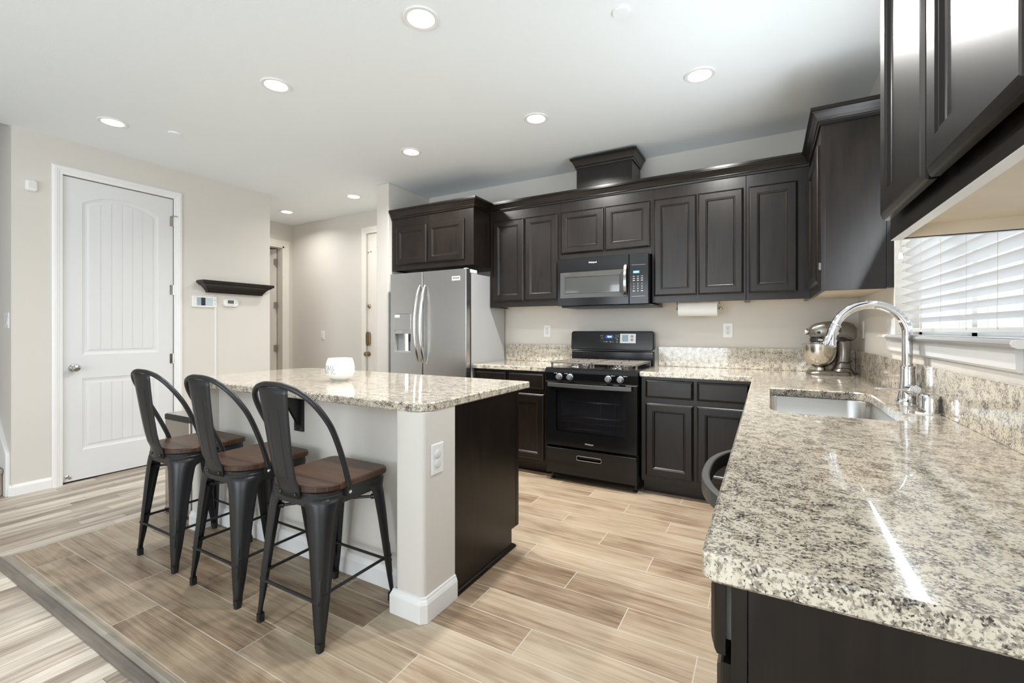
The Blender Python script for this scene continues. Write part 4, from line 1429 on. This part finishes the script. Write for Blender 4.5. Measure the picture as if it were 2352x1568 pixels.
# ------------------------------------------------------------------ range
RX0, RX1 = -1.586, -0.830
RC = (RX0 + RX1) / 2
RY = 3.365
r = thing('gas_range', 'black freestanding gas range with four grey knobs', 'range', (RC, 3.7, 0))
MB().box(RX0 + 0.004, RX1 - 0.004, RY + 0.03, YW - 0.035, 0.075, 0.895).build('range_body', M['black'], r, bevel=0.002)
MB().prism([(RY - 0.012, 0.880), (RY - 0.004, 0.905), (RY + 0.015, 0.917), (3.945, 0.917), (3.945, 0.880)], 'x', RX0, RX1).build('cooktop', M['black'], r, bevel=0.003)
cp = MB().prism([(RY - 0.004, 0.812), (RY - 0.014, 0.882), (RY + 0.03, 0.882), (RY + 0.03, 0.812)], 'x', RX0, RX1).build('control_panel', M['black'], r, bevel=0.003)
for kx in (-1.456, -1.364, -1.052, -0.958):
    kb = MB().lathe([(0.026, 0.0), (0.026, -0.006), (0.022, -0.010), (0.0205, -0.030), (0.018, -0.034), (0.004, -0.0345)], (kx, RY - 0.010, 0.848), 'y', 28)
    ko = kb.build('control_knob', M['knob'], r)
    MB().box(kx - 0.0035, kx + 0.0035, RY - 0.050, RY - 0.042, 0.829, 0.867).build('knob_grip', M['knob'], ko, bevel=0.002)
pm = MB()
for kx, dx in ((-1.456, -0.022), (-1.364, -0.024), (-1.052, 0.028), (-0.958, 0.028)):
    pm.lathe([(0.0035, 0), (0.0035, -0.0006)], (kx + dx, RY - 0.0135, 0.874), 'y', 10)
    for q in range(3):
        pm.box(kx + dx + (0.008 + 0.007 * q) * (1 if dx > 0 else -1) - 0.002, kx + dx + (0.008 + 0.007 * q) * (1 if dx > 0 else -1) + 0.002, RY - 0.0142, RY - 0.0132, 0.8725, 0.8755)
    pm.box(kx - 0.001, kx + 0.001, RY - 0.0142, RY - 0.0132, 0.8765, 0.8795)
pm.build('knob_markings', M['print'], cp)
# oven door with window
ow = (-1.492, -0.920, 0.405, 0.742)
oz0, oz1 = 0.288, 0.806
od = MB()
mpo = face_y(RY + 0.03)
outer = [(RX0 + 0.002, oz0), (RX1 - 0.002, oz0), (RX1 - 0.002, oz1), (RX0 + 0.002, oz1)]
hole = rect(ow[0], ow[1], ow[2], ow[3], 0.02, 5)
od.loft([[mpo(p[0], p[1], 0) for p in outer], [mpo(p[0], p[1], 0.032) for p in outer], [mpo(p[0], p[1], 0.036) for p in offset_poly(outer, 0.004)]], False, False)
od.plate(offset_poly(outer, 0.004), [hole], lambda u, v: mpo(u, v, 0.036))
od.loft([[mpo(p[0], p[1], 0.036) for p in hole], [mpo(p[0], p[1], 0.0) for p in hole]], False, False)
odo = od.build('oven_door', M['black'], r)
MB().prism(offset_poly(hole, -0.002), 'y', RY + 0.0015, RY - 0.0010).build('oven_window', M['ovenglass'], odo)
MB().box(ow[0] - 0.01, ow[1] + 0.01, RY + 0.026, RY + 0.029, ow[2] - 0.01, ow[3] + 0.01).build('oven_interior', M['cavity'], odo)
rk = MB()
for z in (0.655, 0.535):
    rk.tube([(ow[0] + 0.09, RY + 0.012, z), (ow[1], RY + 0.012, z)], 0.0016, 6)
for z in (0.648, 0.528, 0.485):
    rk.tube([(ow[0] + 0.06, RY + 0.016, z), (ow[1], RY + 0.016, z)], 0.0009, 6)
for x in (ow[0] + 0.05, ow[0] + 0.372, ow[0] + 0.485):
    rk.tube([(x, RY + 0.018, ow[2] + 0.01), (x, RY + 0.018, ow[3] - 0.005)], 0.0012, 6)
rk.build('oven_rack', M['nickel'], odo)
hb = MB()
loops = []
for i in range(25):
    t = i / 24
    x = -1.548 + t * (1.548 - 0.868)
    bow = math.sin(PI * t)
    y = RY - 0.036 - 0.022 * bow
    z = 0.783
    loops.append([(x, y - 0.008, z - 0.016), (x, y + 0.008, z - 0.016), (x, y + 0.008, z + 0.016), (x, y - 0.008, z + 0.016)])
hb.loft(loops, True, True)
for x in (-1.52, -0.896):
    hb.box(x - 0.012, x + 0.012, RY - 0.036, RY - 0.004, 0.771, 0.795)
hb.build('oven_handle', M['barhandle'], odo, bevel=0.003)
text_on(MB(), 'Whirlpool', 0.0165, lambda u, v: (-1.207 + u, RY - 0.0068, 0.327 + v), bold=0.0004).build('lettering', M['silverprint'], odo)
# storage drawer
dz0, dz1 = 0.062, 0.272
sl = rect(-1.312, -1.110, 0.192, 0.226, 0.012, 4)
wd = MB()
outer = [(RX0 + 0.006, dz0), (RX1 - 0.006, dz0), (RX1 - 0.006, dz1), (RX0 + 0.006, dz1)]
mpw = face_y(RY + 0.032)
wd.loft([[mpw(p[0], p[1], 0) for p in outer], [mpw(p[0], p[1], 0.028) for p in outer], [mpw(p[0], p[1], 0.034) for p in offset_poly(outer, 0.006)]], True, False)
wd.plate(offset_poly(outer, 0.006), [sl], lambda u, v: mpw(u, v, 0.034))
wd.loft([[mpw(p[0], p[1], 0.034) for p in sl], [mpw(p[0], p[1], 0.010) for p in sl]], False, True)
wdo = wd.build('storage_drawer', M['black'], r)
MB().tube([(p[0], RY - 0.0028, p[1]) for p in sl], 0.0022, 6, True).build('drawer_pull_rim', M['nickel'], wdo)
for x in (RX0 + 0.045, RX1 - 0.032):
    MB().lathe([(0.018, 0.0), (0.018, 0.008), (0.008, 0.014), (0.008, 0.078)], (x, RY + 0.06, 0), 'z', 16).build('foot', M['blackmat'], r)
for x in (RX0 + 0.045, RX1 - 0.045):
    MB().lathe([(0.018, 0.0), (0.018, 0.008), (0.008, 0.014), (0.008, 0.078)], (x, 3.93, 0), 'z', 16).build('foot', M['blackmat'], r)
# backguard
bg = MB().prism([(3.925, 0.915), (3.925, 1.030), (3.945, 1.036), (3.985, 1.036), (3.985, 0.915)], 'x', RX0 + 0.008, RX1 - 0.008).build('backguard', M['black'], r, bevel=0.004)
pl = rounded_poly([(RX0 + 0.004, 1.046, 0.018), (RX1 - 0.004, 1.046, 0.018), (RX1 - 0.004, 1.212, 0.024), (RX0 + 0.004, 1.212, 0.024)], 5)
bgp = MB().loft([[(p[0], 3.985, p[1]) for p in pl], [(p[0], 3.915 - 0.0 + (p[1] - 1.046) * 0.10, p[1]) for p in pl], [(p[0], 3.908 + (p[1] - 1.046) * 0.10, p[1]) for p in offset_poly(pl, 0.006)]], True, True).build('backguard_panel', M['black'], r)
by_ = lambda z: 3.908 + (z - 1.046) * 0.10
MB().tube([(x, by_(z) - 0.0003, z) for x, z in ((RX0 + 0.04, 1.064), (RX1 - 0.04, 1.064), (RX1 - 0.04, 1.196), (RX0 + 0.04, 1.196))], 0.0012, 6, True).build('panel_bead', M['blackmat'], bgp)


def on_bg(mb, x0, x1, z0, z1, d=0.0006):
    mb.add([(x0, by_(z0) - d, z0), (x1, by_(z0) - d, z0), (x1, by_(z1) - d, z1), (x0, by_(z1) - d, z1),
            (x0, by_(z0) + 0.001, z0), (x1, by_(z0) + 0.001, z0), (x1, by_(z1) + 0.001, z1), (x0, by_(z1) + 0.001, z1)],
           [(0, 1, 2, 3), (4, 5, 6, 7), (0, 1, 5, 4), (1, 2, 6, 5), (2, 3, 7, 6), (3, 0, 4, 7)])
    return mb


on_bg(MB(), -1.308, -1.128, 1.108, 1.186, 0.001).build('touch_panel', M['screen_b'], bgp)
on_bg(MB(), -1.246, -1.190, 1.150, 1.176, 0.0016).build('clock_display', M['blue'], bgp)
text_on(MB(), '12:14', 0.017, lambda u, v: (-1.218 + u, by_(1.163 + v) - 0.0024, 1.163 + v), bold=0.0005).build('clock_digits', M['digit'], bgp)
mk = MB()
for (x, z, w, h) in ((-1.296, 1.172, 0.010, 0.005), (-1.281, 1.172, 0.007, 0.003), (-1.283, 1.152, 0.012, 0.005), (-1.266, 1.118, 0.009, 0.005), (-1.243, 1.118, 0.016, 0.008), (-1.208, 1.118, 0.016, 0.008), (-1.186, 1.118, 0.009, 0.005),
                     (-1.158, 1.176, 0.011, 0.004), (-1.139, 1.176, 0.013, 0.003), (-1.158, 1.164, 0.008, 0.004), (-1.139, 1.164, 0.010, 0.004), (-1.158, 1.152, 0.010, 0.005), (-1.148, 1.140, 0.012, 0.008), (-1.148, 1.118, 0.012, 0.008), (-1.256, 1.160, 0.008, 0.003), (-1.180, 1.160, 0.008, 0.003)):
    on_bg(mk, x - w / 2, x + w / 2, z - h / 2, z + h / 2, 0.0015)
mk.build('touch_markings', M['greybtn'], bgp)
sk_ = on_bg(MB(), -1.122, -0.985, 1.108, 1.190, 0.001).build('sticker', M['plastic'], bgp)
on_bg(MB(), -1.104, -1.050, 1.123, 1.180, 0.0016).build('sticker_print', M['screen_a'], sk_)
cm = MB()
for z in (1.167, 1.138):
    n = 20
    cm.loft([[(-1.018 + 0.0145 * math.cos(2 * PI * i / n), by_(z + 0.0115 * math.sin(2 * PI * i / n)) - d, z + 0.0115 * math.sin(2 * PI * i / n)) for i in range(n)] for d in (0.0005, 0.0018)], True, True)
cm.build('sticker_print', M['greybtn'], sk_)
# grates and burners
for gx0, gx1 in ((RX0 + 0.020, RC - 0.003), (RC + 0.003, RX1 - 0.020)):
    g = MB()
    y0, y1 = 3.425, 3.905
    zt = 0.962
    for (x0, x1, a, b_) in ((gx0, gx1, y0, y0 + 0.016), (gx0, gx1, y1 - 0.016, y1), (gx0, gx0 + 0.016, y0, y1), (gx1 - 0.016, gx1, y0, y1), (gx0, gx1, (y0 + y1) / 2 - 0.007, (y0 + y1) / 2 + 0.007)):
        g.box(x0, x1, a, b_, zt - 0.014, zt)
    xm = (gx0 + gx1) / 2
    for yc in (3.545, 3.785):
        for k in range(4):
            aa = PI / 4 + k * PI / 2
            for q in range(2):
                pass
        g.box(xm - 0.006, xm + 0.006, yc - 0.115, yc - 0.03, zt - 0.012, zt)
        g.box(xm - 0.006, xm + 0.006, yc + 0.03, yc + 0.115, zt - 0.012, zt)
        g.box(gx0, xm - 0.03, yc - 0.006, yc + 0.006, zt - 0.012, zt)
        g.box(xm + 0.03, gx1, yc - 0.006, yc + 0.006, zt - 0.012, zt)
        for w in (-0.075, 0.075):
            g.box(gx0, gx1, yc + w - 0.005, yc + w + 0.005, zt - 0.012, zt)
            g.box(xm + w - 0.005, xm + w + 0.005, yc - 0.115, yc + 0.115, zt - 0.012, zt)
    for x in (gx0 + 0.008, gx1 - 0.008):
        for y in (y0 + 0.012, y1 - 0.012):
            g.box(x - 0.007, x + 0.007, y - 0.007, y + 0.007, 0.917, zt - 0.01)
    g.build('burner_grate', M['grate'], r, bevel=0.0025)
    for yc in (3.545, 3.785):
        MB().lathe([(0.062, 0.917), (0.060, 0.921), (0.046, 0.924), (0.044, 0.934), (0.032, 0.936), (0.030, 0.944), (0.004, 0.946)], (xm, yc, 0), 'z', 28).build('burner', M['nickel'], r)

# ------------------------------------------------------------------ microwave
MX0, MX1, MY, MZ0, MZ1 = -1.582, -0.806, 3.600, 1.418, 1.832
r = thing('microwave', 'black over-the-range microwave under the short wall cabinet', 'microwave', (-1.2, 3.8, MZ0))
MB().box(MX0 + 0.004, MX1 - 0.004, MY + 0.03, YW - 0.004, MZ0 + 0.012, MZ1 - 0.002).build('microwave_body', M['black'], r, bevel=0.003)
MB().box(MX0 + 0.02, MX1 + 0.028, MY + 0.045, YW - 0.02, MZ0 - 0.002, MZ0 + 0.012).build('vent_base', M['blackmat'], r, bevel=0.003)
XP = -0.958
dr = MB()
outer = [(MX0, MZ0 + 0.012), (XP - 0.0015, MZ0 + 0.012), (XP - 0.0015, MZ1), (MX0, MZ1)]
mpm = face_y(MY + 0.03)
hole = [(MX0 + 0.028, MZ0 + 0.078), (XP - 0.040, MZ0 + 0.078), (XP - 0.040, MZ1 - 0.118), (MX0 + 0.028, MZ1 - 0.118)]
dr.loft([[mpm(p[0], p[1], 0) for p in outer], [mpm(p[0], p[1], 0.028) for p in outer], [mpm(p[0], p[1], 0.031) for p in offset_poly(outer, 0.003)]], True, False)
dr.plate(offset_poly(outer, 0.003), [hole], lambda u, v: mpm(u, v, 0.031))
dro = dr.build('microwave_door', M['black'], r)
MB().loft([[mpm(p[0], p[1], 0.031) for p in hole], [mpm(p[0], p[1], 0.020) for p in offset_poly(hole, 0.040)]], False, False).build('window_bezel', M['mwglass'], dro)
hi = offset_poly(hole, 0.040)
MB().prism(hi, 'y', MY + 0.0115, MY + 0.0105).build('door_window', M['mwglass'], dro)
MB().tube([mpm(p[0], p[1], 0.0215) for p in hi], 0.0016, 6, True).build('window_bead', M['blackmat'], dro)
hp = []
for i in range(21):
    t = i / 20
    hp.append((XP - 0.026, MY - 0.004 - 0.034 * math.sin(PI * t) ** 0.7, MZ0 + 0.070 + t * 0.265))
mhd = MB()
loops = [[(p[0] - 0.012, p[1] - 0.005, p[2]), (p[0] + 0.012, p[1] - 0.005, p[2]), (p[0] + 0.012, p[1] + 0.005, p[2]), (p[0] - 0.012, p[1] + 0.005, p[2])] for p in hp]
mhd.loft(loops, True, True, True).build('door_handle', M['darkchrome'], dro, bevel=0.003)
text_on(MB(), 'Whirlpool', 0.0168, lambda u, v: (-1.262 + u, MY - 0.0018, MZ1 - 0.045 + v), bold=0.0005).build('lettering', M['silverprint'], dro)
cp = MB().box(XP + 0.0015, MX1, MY - 0.001, MY + 0.03, MZ0 + 0.012, MZ1).build('control_panel', M['black'], r, bevel=0.003)
fm = MB()
for x0, x1, z0, z1 in ((XP + 0.02, MX1 - 0.025, MZ0 + 0.072, MZ0 + 0.074), (XP + 0.02, MX1 - 0.025, MZ1 - 0.092, MZ1 - 0.0905)):
    fm.box(x0, x1, MY - 0.0018, MY, z0, z1)
fm.build('panel_line', M['greybtn'], cp)
MB().box(XP + 0.032, XP + 0.082, MY - 0.0018, MY, MZ1 - 0.158, MZ1 - 0.138).build('clock_display', M['cyan'], cp)
text_on(MB(), '12:14', 0.016, lambda u, v: (XP + 0.057 + u, MY - 0.0026, MZ1 - 0.148 + v), bold=0.0004).build('clock_digits', M['digit'], cp)
bt = MB()
for row in range(3):
    for c_ in range(3):
        x = XP + 0.038 + c_ * 0.032
        z = MZ1 - 0.182 - row * 0.016
        bt.box(x - 0.008, x + 0.008, MY - 0.0018, MY, z - 0.0018 - (0.002 if row else 0), z + 0.0018)
bt.build('touch_markings', M['greybtn'], cp)
kp = MB()
for i, ch in enumerate('123456789'):
    text_on(kp, ch, 0.013, lambda u, v, i=i: (XP + 0.038 + (i % 3) * 0.032 + u, MY - 0.0016, MZ1 - 0.242 - (i // 3) * 0.019 + v))
text_on(kp, '0', 0.013, lambda u, v: (XP + 0.070 + u, MY - 0.0016, MZ1 - 0.299 + v))
for x in (XP + 0.038, XP + 0.102):
    kp.box(x - 0.008, x + 0.008, MY - 0.0016, MY, MZ1 - 0.301, MZ1 - 0.297)
kp.build('keypad_digits', M['print'], cp)

# paper towels
PX0, PX1, PY, PZ, PR = -0.618, -0.332, 3.845, 1.390, 0.056
r = thing('paper_towel_holder', 'slim metal under-cabinet paper towel holder', 'towel holder', (-0.47, PY, 1.44))
hd = MB().tube([(PX0 - 0.02, PY, PZ), (PX1 + 0.022, PY, PZ)], 0.006, 10)
hd.tube([(PX1 + 0.012, PY, PZ), (PX1 + 0.012, PY, 1.452)], 0.005, 8).tube([(PX0 - 0.014, PY, PZ), (PX0 - 0.014, PY, 1.452)], 0.005, 8)
hd.build('rod', M['nickel'], r)
MB().lathe([(0.006, 0.0), (0.012, 0.006), (0.013, 0.014), (0.006, 0.022)], (PX1 + 0.014, PY, PZ), 'x', 16).build('finial', M['nickel'], r)
r = thing('paper_towel_roll', 'white paper towel roll hanging under the right wall cabinet', 'paper towels', (-0.475, PY, PZ))
n = 40
MB().lathe([(0.019, PX0), (PR, PX0), (PR, PX1), (0.019, PX1)], (0, PY, PZ), 'x', 40, False, False, smooth=True).lathe([(0.019, PX0), (0.019, PX1)], (0, PY, PZ), 'x', 24, False, False).build('paper_roll', M['paper'], r)
MB().lathe([(0.0188, PX0 + 0.002), (0.0188, PX1 - 0.002), (0.0165, PX1 - 0.002), (0.0165, PX0 + 0.002), (0.0188, PX0 + 0.002)], (0, PY, PZ), 'x', 24, False, False).build('cardboard_core', M['maple'], r)

# ------------------------------------------------------------------ sink, faucet, air gap
r = thing('kitchen_sink', 'stainless undermount kitchen sink in the right counter', 'sink', (0.22, 2.38, 0.66))
so = offset_poly(sink_hole, -0.006)
mb = MB()
loops = []
for d, z in ((-0.02, 0.8755), (0.0, 0.8755), (0.004, 0.868), (0.012, 0.70), (0.02, 0.672), (0.045, 0.660)):
    loops.append([(p[0], p[1], z) for p in offset_poly(so, d)])
mb.loft(loops, False, False, True)
mb.plate(offset_poly(so, 0.045), [], lambda x, y: (x, y, 0.660))
mb.build('sink_bowl', M['sinksteel'], r, sharp=50)
MB().lathe([(0.048, 0.6605), (0.045, 0.664), (0.02, 0.662)], (0.23, 2.4, 0), 'z', 24).build('drain', M['chrome'], r)

FX, FYY = 0.520, 2.490
r = thing('faucet', 'chrome gooseneck pull-down faucet behind the sink', 'faucet', (FX, FYY, GZ1))
MB().lathe([(0.040, 0.0), (0.040, 0.006), (0.037, 0.010), (0.035, 0.020), (0.031, 0.045), (0.027, 0.085), (0.026, 0.110), (0.0245, 0.145), (0.0265, 0.147), (0.0265, 0.155), (0.021, 0.160)], (FX, FYY, GZ1), 'z', 36).build('faucet_body', M['chrome'], r)
pts = [(FX, FYY, GZ1 + 0.155), (FX, FYY, GZ1 + 0.22), (FX, FYY, GZ1 + 0.28)]
R_ = 0.128
zc = GZ1 + 0.292
for i in range(1, 33):
    a = math.radians(162) * i / 32
    pts.append((FX - R_ + R_ * math.cos(a), FYY - 0.004 * i / 32, zc + R_ * math.sin(a)))
MB().tube(pts, 0.0185, 20).build('spout', M['chrome'], r)
e = Vector(pts[-1])
dirv = Vector((-math.cos(math.radians(72)) * 0.9, 0, -math.sin(math.radians(72)))).normalized()
hp = [e + dirv * t for t in (-0.004, 0.0, 0.010, 0.045, 0.080, 0.092, 0.098)]
hd = MB().tube(hp, [0.019, 0.0235, 0.0235, 0.0225, 0.027, 0.031, 0.027], 24).build('spray_head', M['chrome'], r)
side = Vector((0.6, -0.25, 0.15))
for t in (0.028, 0.062):
    c = e + dirv * t + Vector((0.0245, -0.004, 0.004))
    MB().box(c.x - 0.004, c.x + 0.005, c.y - 0.008, c.y + 0.008, c.z - 0.011, c.z + 0.011).build('spray_button', M['blackmat'], hd, bevel=0.003)
ax = Vector((0.02, -0.9, 0.1)).normalized()
cy = MB().tube([(FX + 0.004, FYY - 0.015, GZ1 + 0.058), (FX + 0.014, FYY - 0.055, GZ1 + 0.058), (FX + 0.0145, FYY - 0.058, GZ1 + 0.058)], [0.0235, 0.0235, 0.021], 24)
lv = cy.build('lever_hub', M['chrome'], r)
MB().tube([(FX - 0.005, FYY - 0.045, GZ1 + 0.058), (FX - 0.06, FYY - 0.052, GZ1 + 0.060), (FX - 0.118, FYY - 0.056, GZ1 + 0.061)], [0.0052, 0.0048, 0.0042], 12).build('lever', M['chrome'], lv)
r = thing('air_gap_cap', 'short chrome cylinder air gap beside the faucet', 'air gap', (0.520, 2.205, GZ1))
MB().lathe([(0.0325, 0.004), (0.0325, 0.066), (0.030, 0.072), (0.024, 0.0745), (0.004, 0.075)], (0.520, 2.205, GZ1), 'z', 36).build('cap', M['chrome'], r)
MB().lathe([(0.037, 0.0), (0.037, 0.003), (0.034, 0.0045)], (0.520, 2.205, GZ1), 'z', 32).build('base_ring', M['plastic'], r)

# ------------------------------------------------------------------ stand mixer
mxc, myc = 0.385, 3.815
r = thing('stand_mixer', 'silver stand mixer with a steel bowl in the counter corner', 'mixer', (mxc, myc, GZ1))
z0 = GZ1
bp = rounded_poly([(mxc - 0.145, myc - 0.085, 0.083), (mxc + 0.115, myc - 0.085, 0.05), (mxc + 0.115, myc + 0.085, 0.05), (mxc - 0.145, myc + 0.085, 0.083)], 8)
MB().loft([[(p[0], p[1], z0 + h) for p in offset_poly(bp, i)] for i, h in ((0.003, 0.0), (0.0, 0.006), (0.003, 0.018), (0.012, 0.026), (0.03, 0.030))], True, True, True).build('mixer_base', M['mixer'], r)
cl = []
for h, x, a, b_ in ((0.025, 0.062, 0.070, 0.072), (0.045, 0.066, 0.056, 0.062), (0.08, 0.072, 0.044, 0.052), (0.14, 0.076, 0.038, 0.046), (0.20, 0.076, 0.042, 0.048), (0.235, 0.072, 0.050, 0.052)):
    cl.append([(mxc + x + a * math.cos(2 * PI * i / 28), myc + b_ * math.sin(2 * PI * i / 28), z0 + h) for i in range(28)])
MB().loft(cl, True, True, True).build('mixer_column', M['mixer'], r)
hl = []
for x, w, zb, zt in ((-0.128, 0.004, 0.296, 0.304), (-0.124, 0.022, 0.270, 0.322), (-0.112, 0.038, 0.252, 0.340), (-0.09, 0.050, 0.240, 0.354), (-0.05, 0.058, 0.236, 0.366), (0.0, 0.060, 0.234, 0.371), (0.05, 0.060, 0.232, 0.371), (0.10, 0.056, 0.232, 0.364), (0.130, 0.045, 0.238, 0.350), (0.145, 0.028, 0.255, 0.328), (0.149, 0.004, 0.285, 0.297)):
    l = []
    for i in range(28):
        t = 2 * PI * i / 28
        l.append((mxc + x, myc + w * math.copysign(abs(math.cos(t)) ** 0.8, math.cos(t)), z0 + (zb + zt) / 2 + (zt - zb) / 2 * math.copysign(abs(math.sin(t)) ** 0.8, math.sin(t))))
    hl.append(l)
hd = MB().loft(hl, True, True, True).build('motor_head', M['mixer'], r)
MB().lathe([(0.012, -0.150), (0.021, -0.150), (0.0235, -0.144), (0.0225, -0.130), (0.012, -0.122)], (mxc, myc, z0 + 0.297), 'x', 24).build('attachment_knob', M['chrome'], hd)
MB().lathe([(0.007, -0.045), (0.0095, -0.058), (0.0095, -0.068), (0.004, -0.073)], (mxc - 0.072, myc, z0 + 0.292), 'y', 14).build('speed_lever', M['blackmat'], hd)
bd = MB()
bandp = rect(mxc - 0.119, mxc + 0.10, myc - 0.0605, myc + 0.0605, 0.045, 6)
bd.prism(bandp, 'z', z0 + 0.230, z0 + 0.252).build('name_band', M['blackmat'], hd)
text_on(MB(), 'KitchenAid', 0.017, lambda u, v: (mxc - 0.035 + u, myc - 0.0608, z0 + 0.241 + v), bold=0.0006).build('lettering', M['print'], hd)
MB().lathe([(0.052, 0.232), (0.056, 0.226), (0.056, 0.200), (0.050, 0.194), (0.045, 0.190), (0.040, 0.176), (0.014, 0.172)], (mxc - 0.062, myc, z0), 'z', 32).build('planetary_hub', M['mixer'], hd)
MB().tube([(mxc - 0.05, myc, z0 + 0.175), (mxc - 0.05, myc, z0 + 0.150)], 0.012, 12).tube([(mxc - 0.05, myc, z0 + 0.152), (mxc - 0.05, myc, z0 + 0.07)], 0.006, 10).build('beater_shaft', M['nickel'], hd)
bb = MB().lathe([(0.036, 0.030), (0.036, 0.046), (0.030, 0.050), (0.048, 0.056), (0.070, 0.072), (0.088, 0.098), (0.098, 0.130), (0.103, 0.168), (0.104, 0.205), (0.107, 0.208), (0.107, 0.211), (0.101, 0.211), (0.100, 0.168), (0.094, 0.130), (0.066, 0.078), (0.01, 0.058)], (mxc - 0.062, myc - 0.002, z0), 'z', 44)
# keep the rim clear of the hub by scaling the bowl height
bb.v = [(v[0], v[1], z0 + (v[2] - z0) * (1.0 if v[2] - z0 < 0.05 else 1.0)) for v in bb.v]
bb.build('mixing_bowl', M['bowl'], r)
cdp = [(mxc + 0.118, myc - 0.03, z0 + 0.10), (mxc + 0.10, myc - 0.055, z0 + 0.085), (mxc + 0.05, myc - 0.075, z0 + 0.092), (mxc + 0.02, myc - 0.09, z0 + 0.05), (mxc + 0.08, myc - 0.082, z0 + 0.052), (mxc + 0.115, myc - 0.07, z0 + 0.04), (mxc + 0.130, myc - 0.05, z0 + 0.006)]
MB().tube(cdp, 0.0035, 8).build('power_cord', M['rubber'], r)

# ------------------------------------------------------------------ sink window, blind and the yard outside
wf = MB()
xo0, xo1 = XW + 0.095, XW + 0.135
for (y0, y1, za, zb) in ((WY0, WY0 + 0.045, WZ0, WZ1), (WY1 - 0.045, WY1, WZ0, WZ1), (WY0, WY1, WZ0, WZ0 + 0.045), (WY0, WY1, WZ1 - 0.045, WZ1), ((WY0 + WY1) / 2 - 0.025, (WY0 + WY1) / 2 + 0.025, WZ0, WZ1)):
    wf.box(xo0, xo1, y0, y1, za, zb)
w1 = struct(wf.build('window_1', M['trim']), 'white framed window above the sink', 'window')
MB().box(XW + 0.113, XW + 0.117, WY0 + 0.04, WY1 - 0.04, WZ0 + 0.04, WZ1 - 0.04).build('glass_pane', M['glass'], w1)
# stool and apron
sl = MB().prism([(XW + 0.09, 1.176), (XW - 0.030, 1.176), (XW - 0.040, 1.180), (XW - 0.044, 1.188), (XW - 0.040, 1.196), (XW - 0.030, 1.200), (XW + 0.09, 1.200)], 'y', WY0 + 0.001, WY1 - 0.001)
sl.prism([(XW, 1.176), (XW - 0.030, 1.176), (XW - 0.040, 1.180), (XW - 0.044, 1.188), (XW - 0.040, 1.196), (XW - 0.030, 1.200), (XW, 1.200)], 'y', 1.595, 3.165)
struct(sl.build('trim_10', M['trim']), 'cream window sill above the sink', 'trim')
ap = MB().prism([(XW, 1.112), (XW - 0.008, 1.112), (XW - 0.014, 1.120), (XW - 0.016, 1.176), (XW, 1.176)], 'y', 1.655, 3.10)
struct(ap.build('trim_11', M['trim']), 'apron board under the window sill', 'trim')

r = thing('window_blind', 'white slatted blind hanging in the sink window', 'blind', (XW + 0.045, 2.34, WZ1))
sx = XW + 0.045
y0, y1 = 1.715, WY1 - 0.012
sl = MB()
tilt = math.radians(18)
z = 1.268
nsl = 0
while z < WZ1 - 0.07:
    dx, dz = 0.025 * math.cos(tilt), 0.025 * math.sin(tilt)
    nx, nz = -math.sin(tilt) * 0.0013, math.cos(tilt) * 0.0013
    # inner edge higher, outer edge lower
    poly = [(sx - dx - nx, z + dz - nz), (sx + dx - nx, z - dz - nz), (sx + dx + nx, z - dz + nz), (sx - dx + nx, z + dz + nz)]
    sl.prism(poly, 'y', y0, y1)
    z += 0.0415
    nsl += 1
sl.build('slats', M['blind'], r)
MB().box(sx - 0.026, sx + 0.026, y0, y1, 1.214, 1.232).build('bottom_rail', M['blind'], r, bevel=0.003)
MB().box(sx - 0.028, sx + 0.028, y0, y1, WZ1 - 0.06, WZ1 - 0.005).build('head_rail', M['blind'], r, bevel=0.002)
for y in (1.86, 2.10, 2.36, 2.62, 2.88):
    c = MB().tube([(sx - 0.027, y, 1.225), (sx - 0.0275, y + 0.004, 1.26), (sx - 0.027, y, 1.32), (sx - 0.027, y, WZ1 - 0.05)], 0.0009, 6)
    c.tube([(sx + 0.027, y, 1.225), (sx + 0.027, y, WZ1 - 0.05)], 0.0009, 6)
    c.build('ladder_cord', M['cord'], r)
for y, zz in ((2.935, 1.585), (2.915, 1.580)):
    pc = MB().tube([(sx - 0.034, y, zz + 0.02), (sx - 0.033, y, WZ1 - 0.06)], 0.001, 6).build('pull_cord', M['cord'], r)
    MB().lathe([(0.003, 0.028), (0.006, 0.022), (0.0085, 0.0), (0.007, -0.004), (0.002, -0.005)], (sx - 0.034, y, zz), 'z', 16).build('tassel', M['plastic'], pc)

gr = MB().box(XW + 0.3, 14, -8, 14, -0.4, -0.3)
struct(gr.build('ground_outside', M['ground']), 'pale concrete yard outside the sink window', 'ground')
r = thing('neighbour_house', 'pale neighbouring house seen between the blind slats', 'house', (5.2, 4.0, -0.3))
MB().box(5.0, 5.4, -2.0, 9.0, -0.3, 5.5).build('house_wall', M['stucco'], r)
for (a, b_) in ((2.2, 3.3), (4.6, 5.9), (7.2, 8.2)):
    f = MB().box(4.95, 5.0, a - 0.08, a, 0.9, 2.4).box(4.95, 5.0, b_, b_ + 0.08, 0.9, 2.4).box(4.95, 5.0, a - 0.08, b_ + 0.08, 2.4, 2.48).box(4.95, 5.0, a - 0.08, b_ + 0.08, 0.82, 0.9).box(4.95, 5.0, (a + b_) / 2 - 0.03, (a + b_) / 2 + 0.03, 0.9, 2.4)
    fo = f.build('window_frame', M['trim'], r)
    MB().box(4.985, 4.992, a, b_, 0.9, 2.4).build('pane', M['pane'], fo)
r = thing('garden_fence', 'grey board fence outside the sink window', 'fence', (3.6, 4.0, -0.3))
fb = MB()
y = -1.0
while y < 8.5:
    fb.box(3.6, 3.62, y, y + 0.135, -0.3, 1.35)
    y += 0.15
fb.build('fence_boards', M['fence'], r)
MB().box(3.62, 3.66, -1, 8.5, 1.05, 1.14).box(3.62, 3.66, -1, 8.5, 0.0, 0.09).build('fence_rail', M['fence'], r)
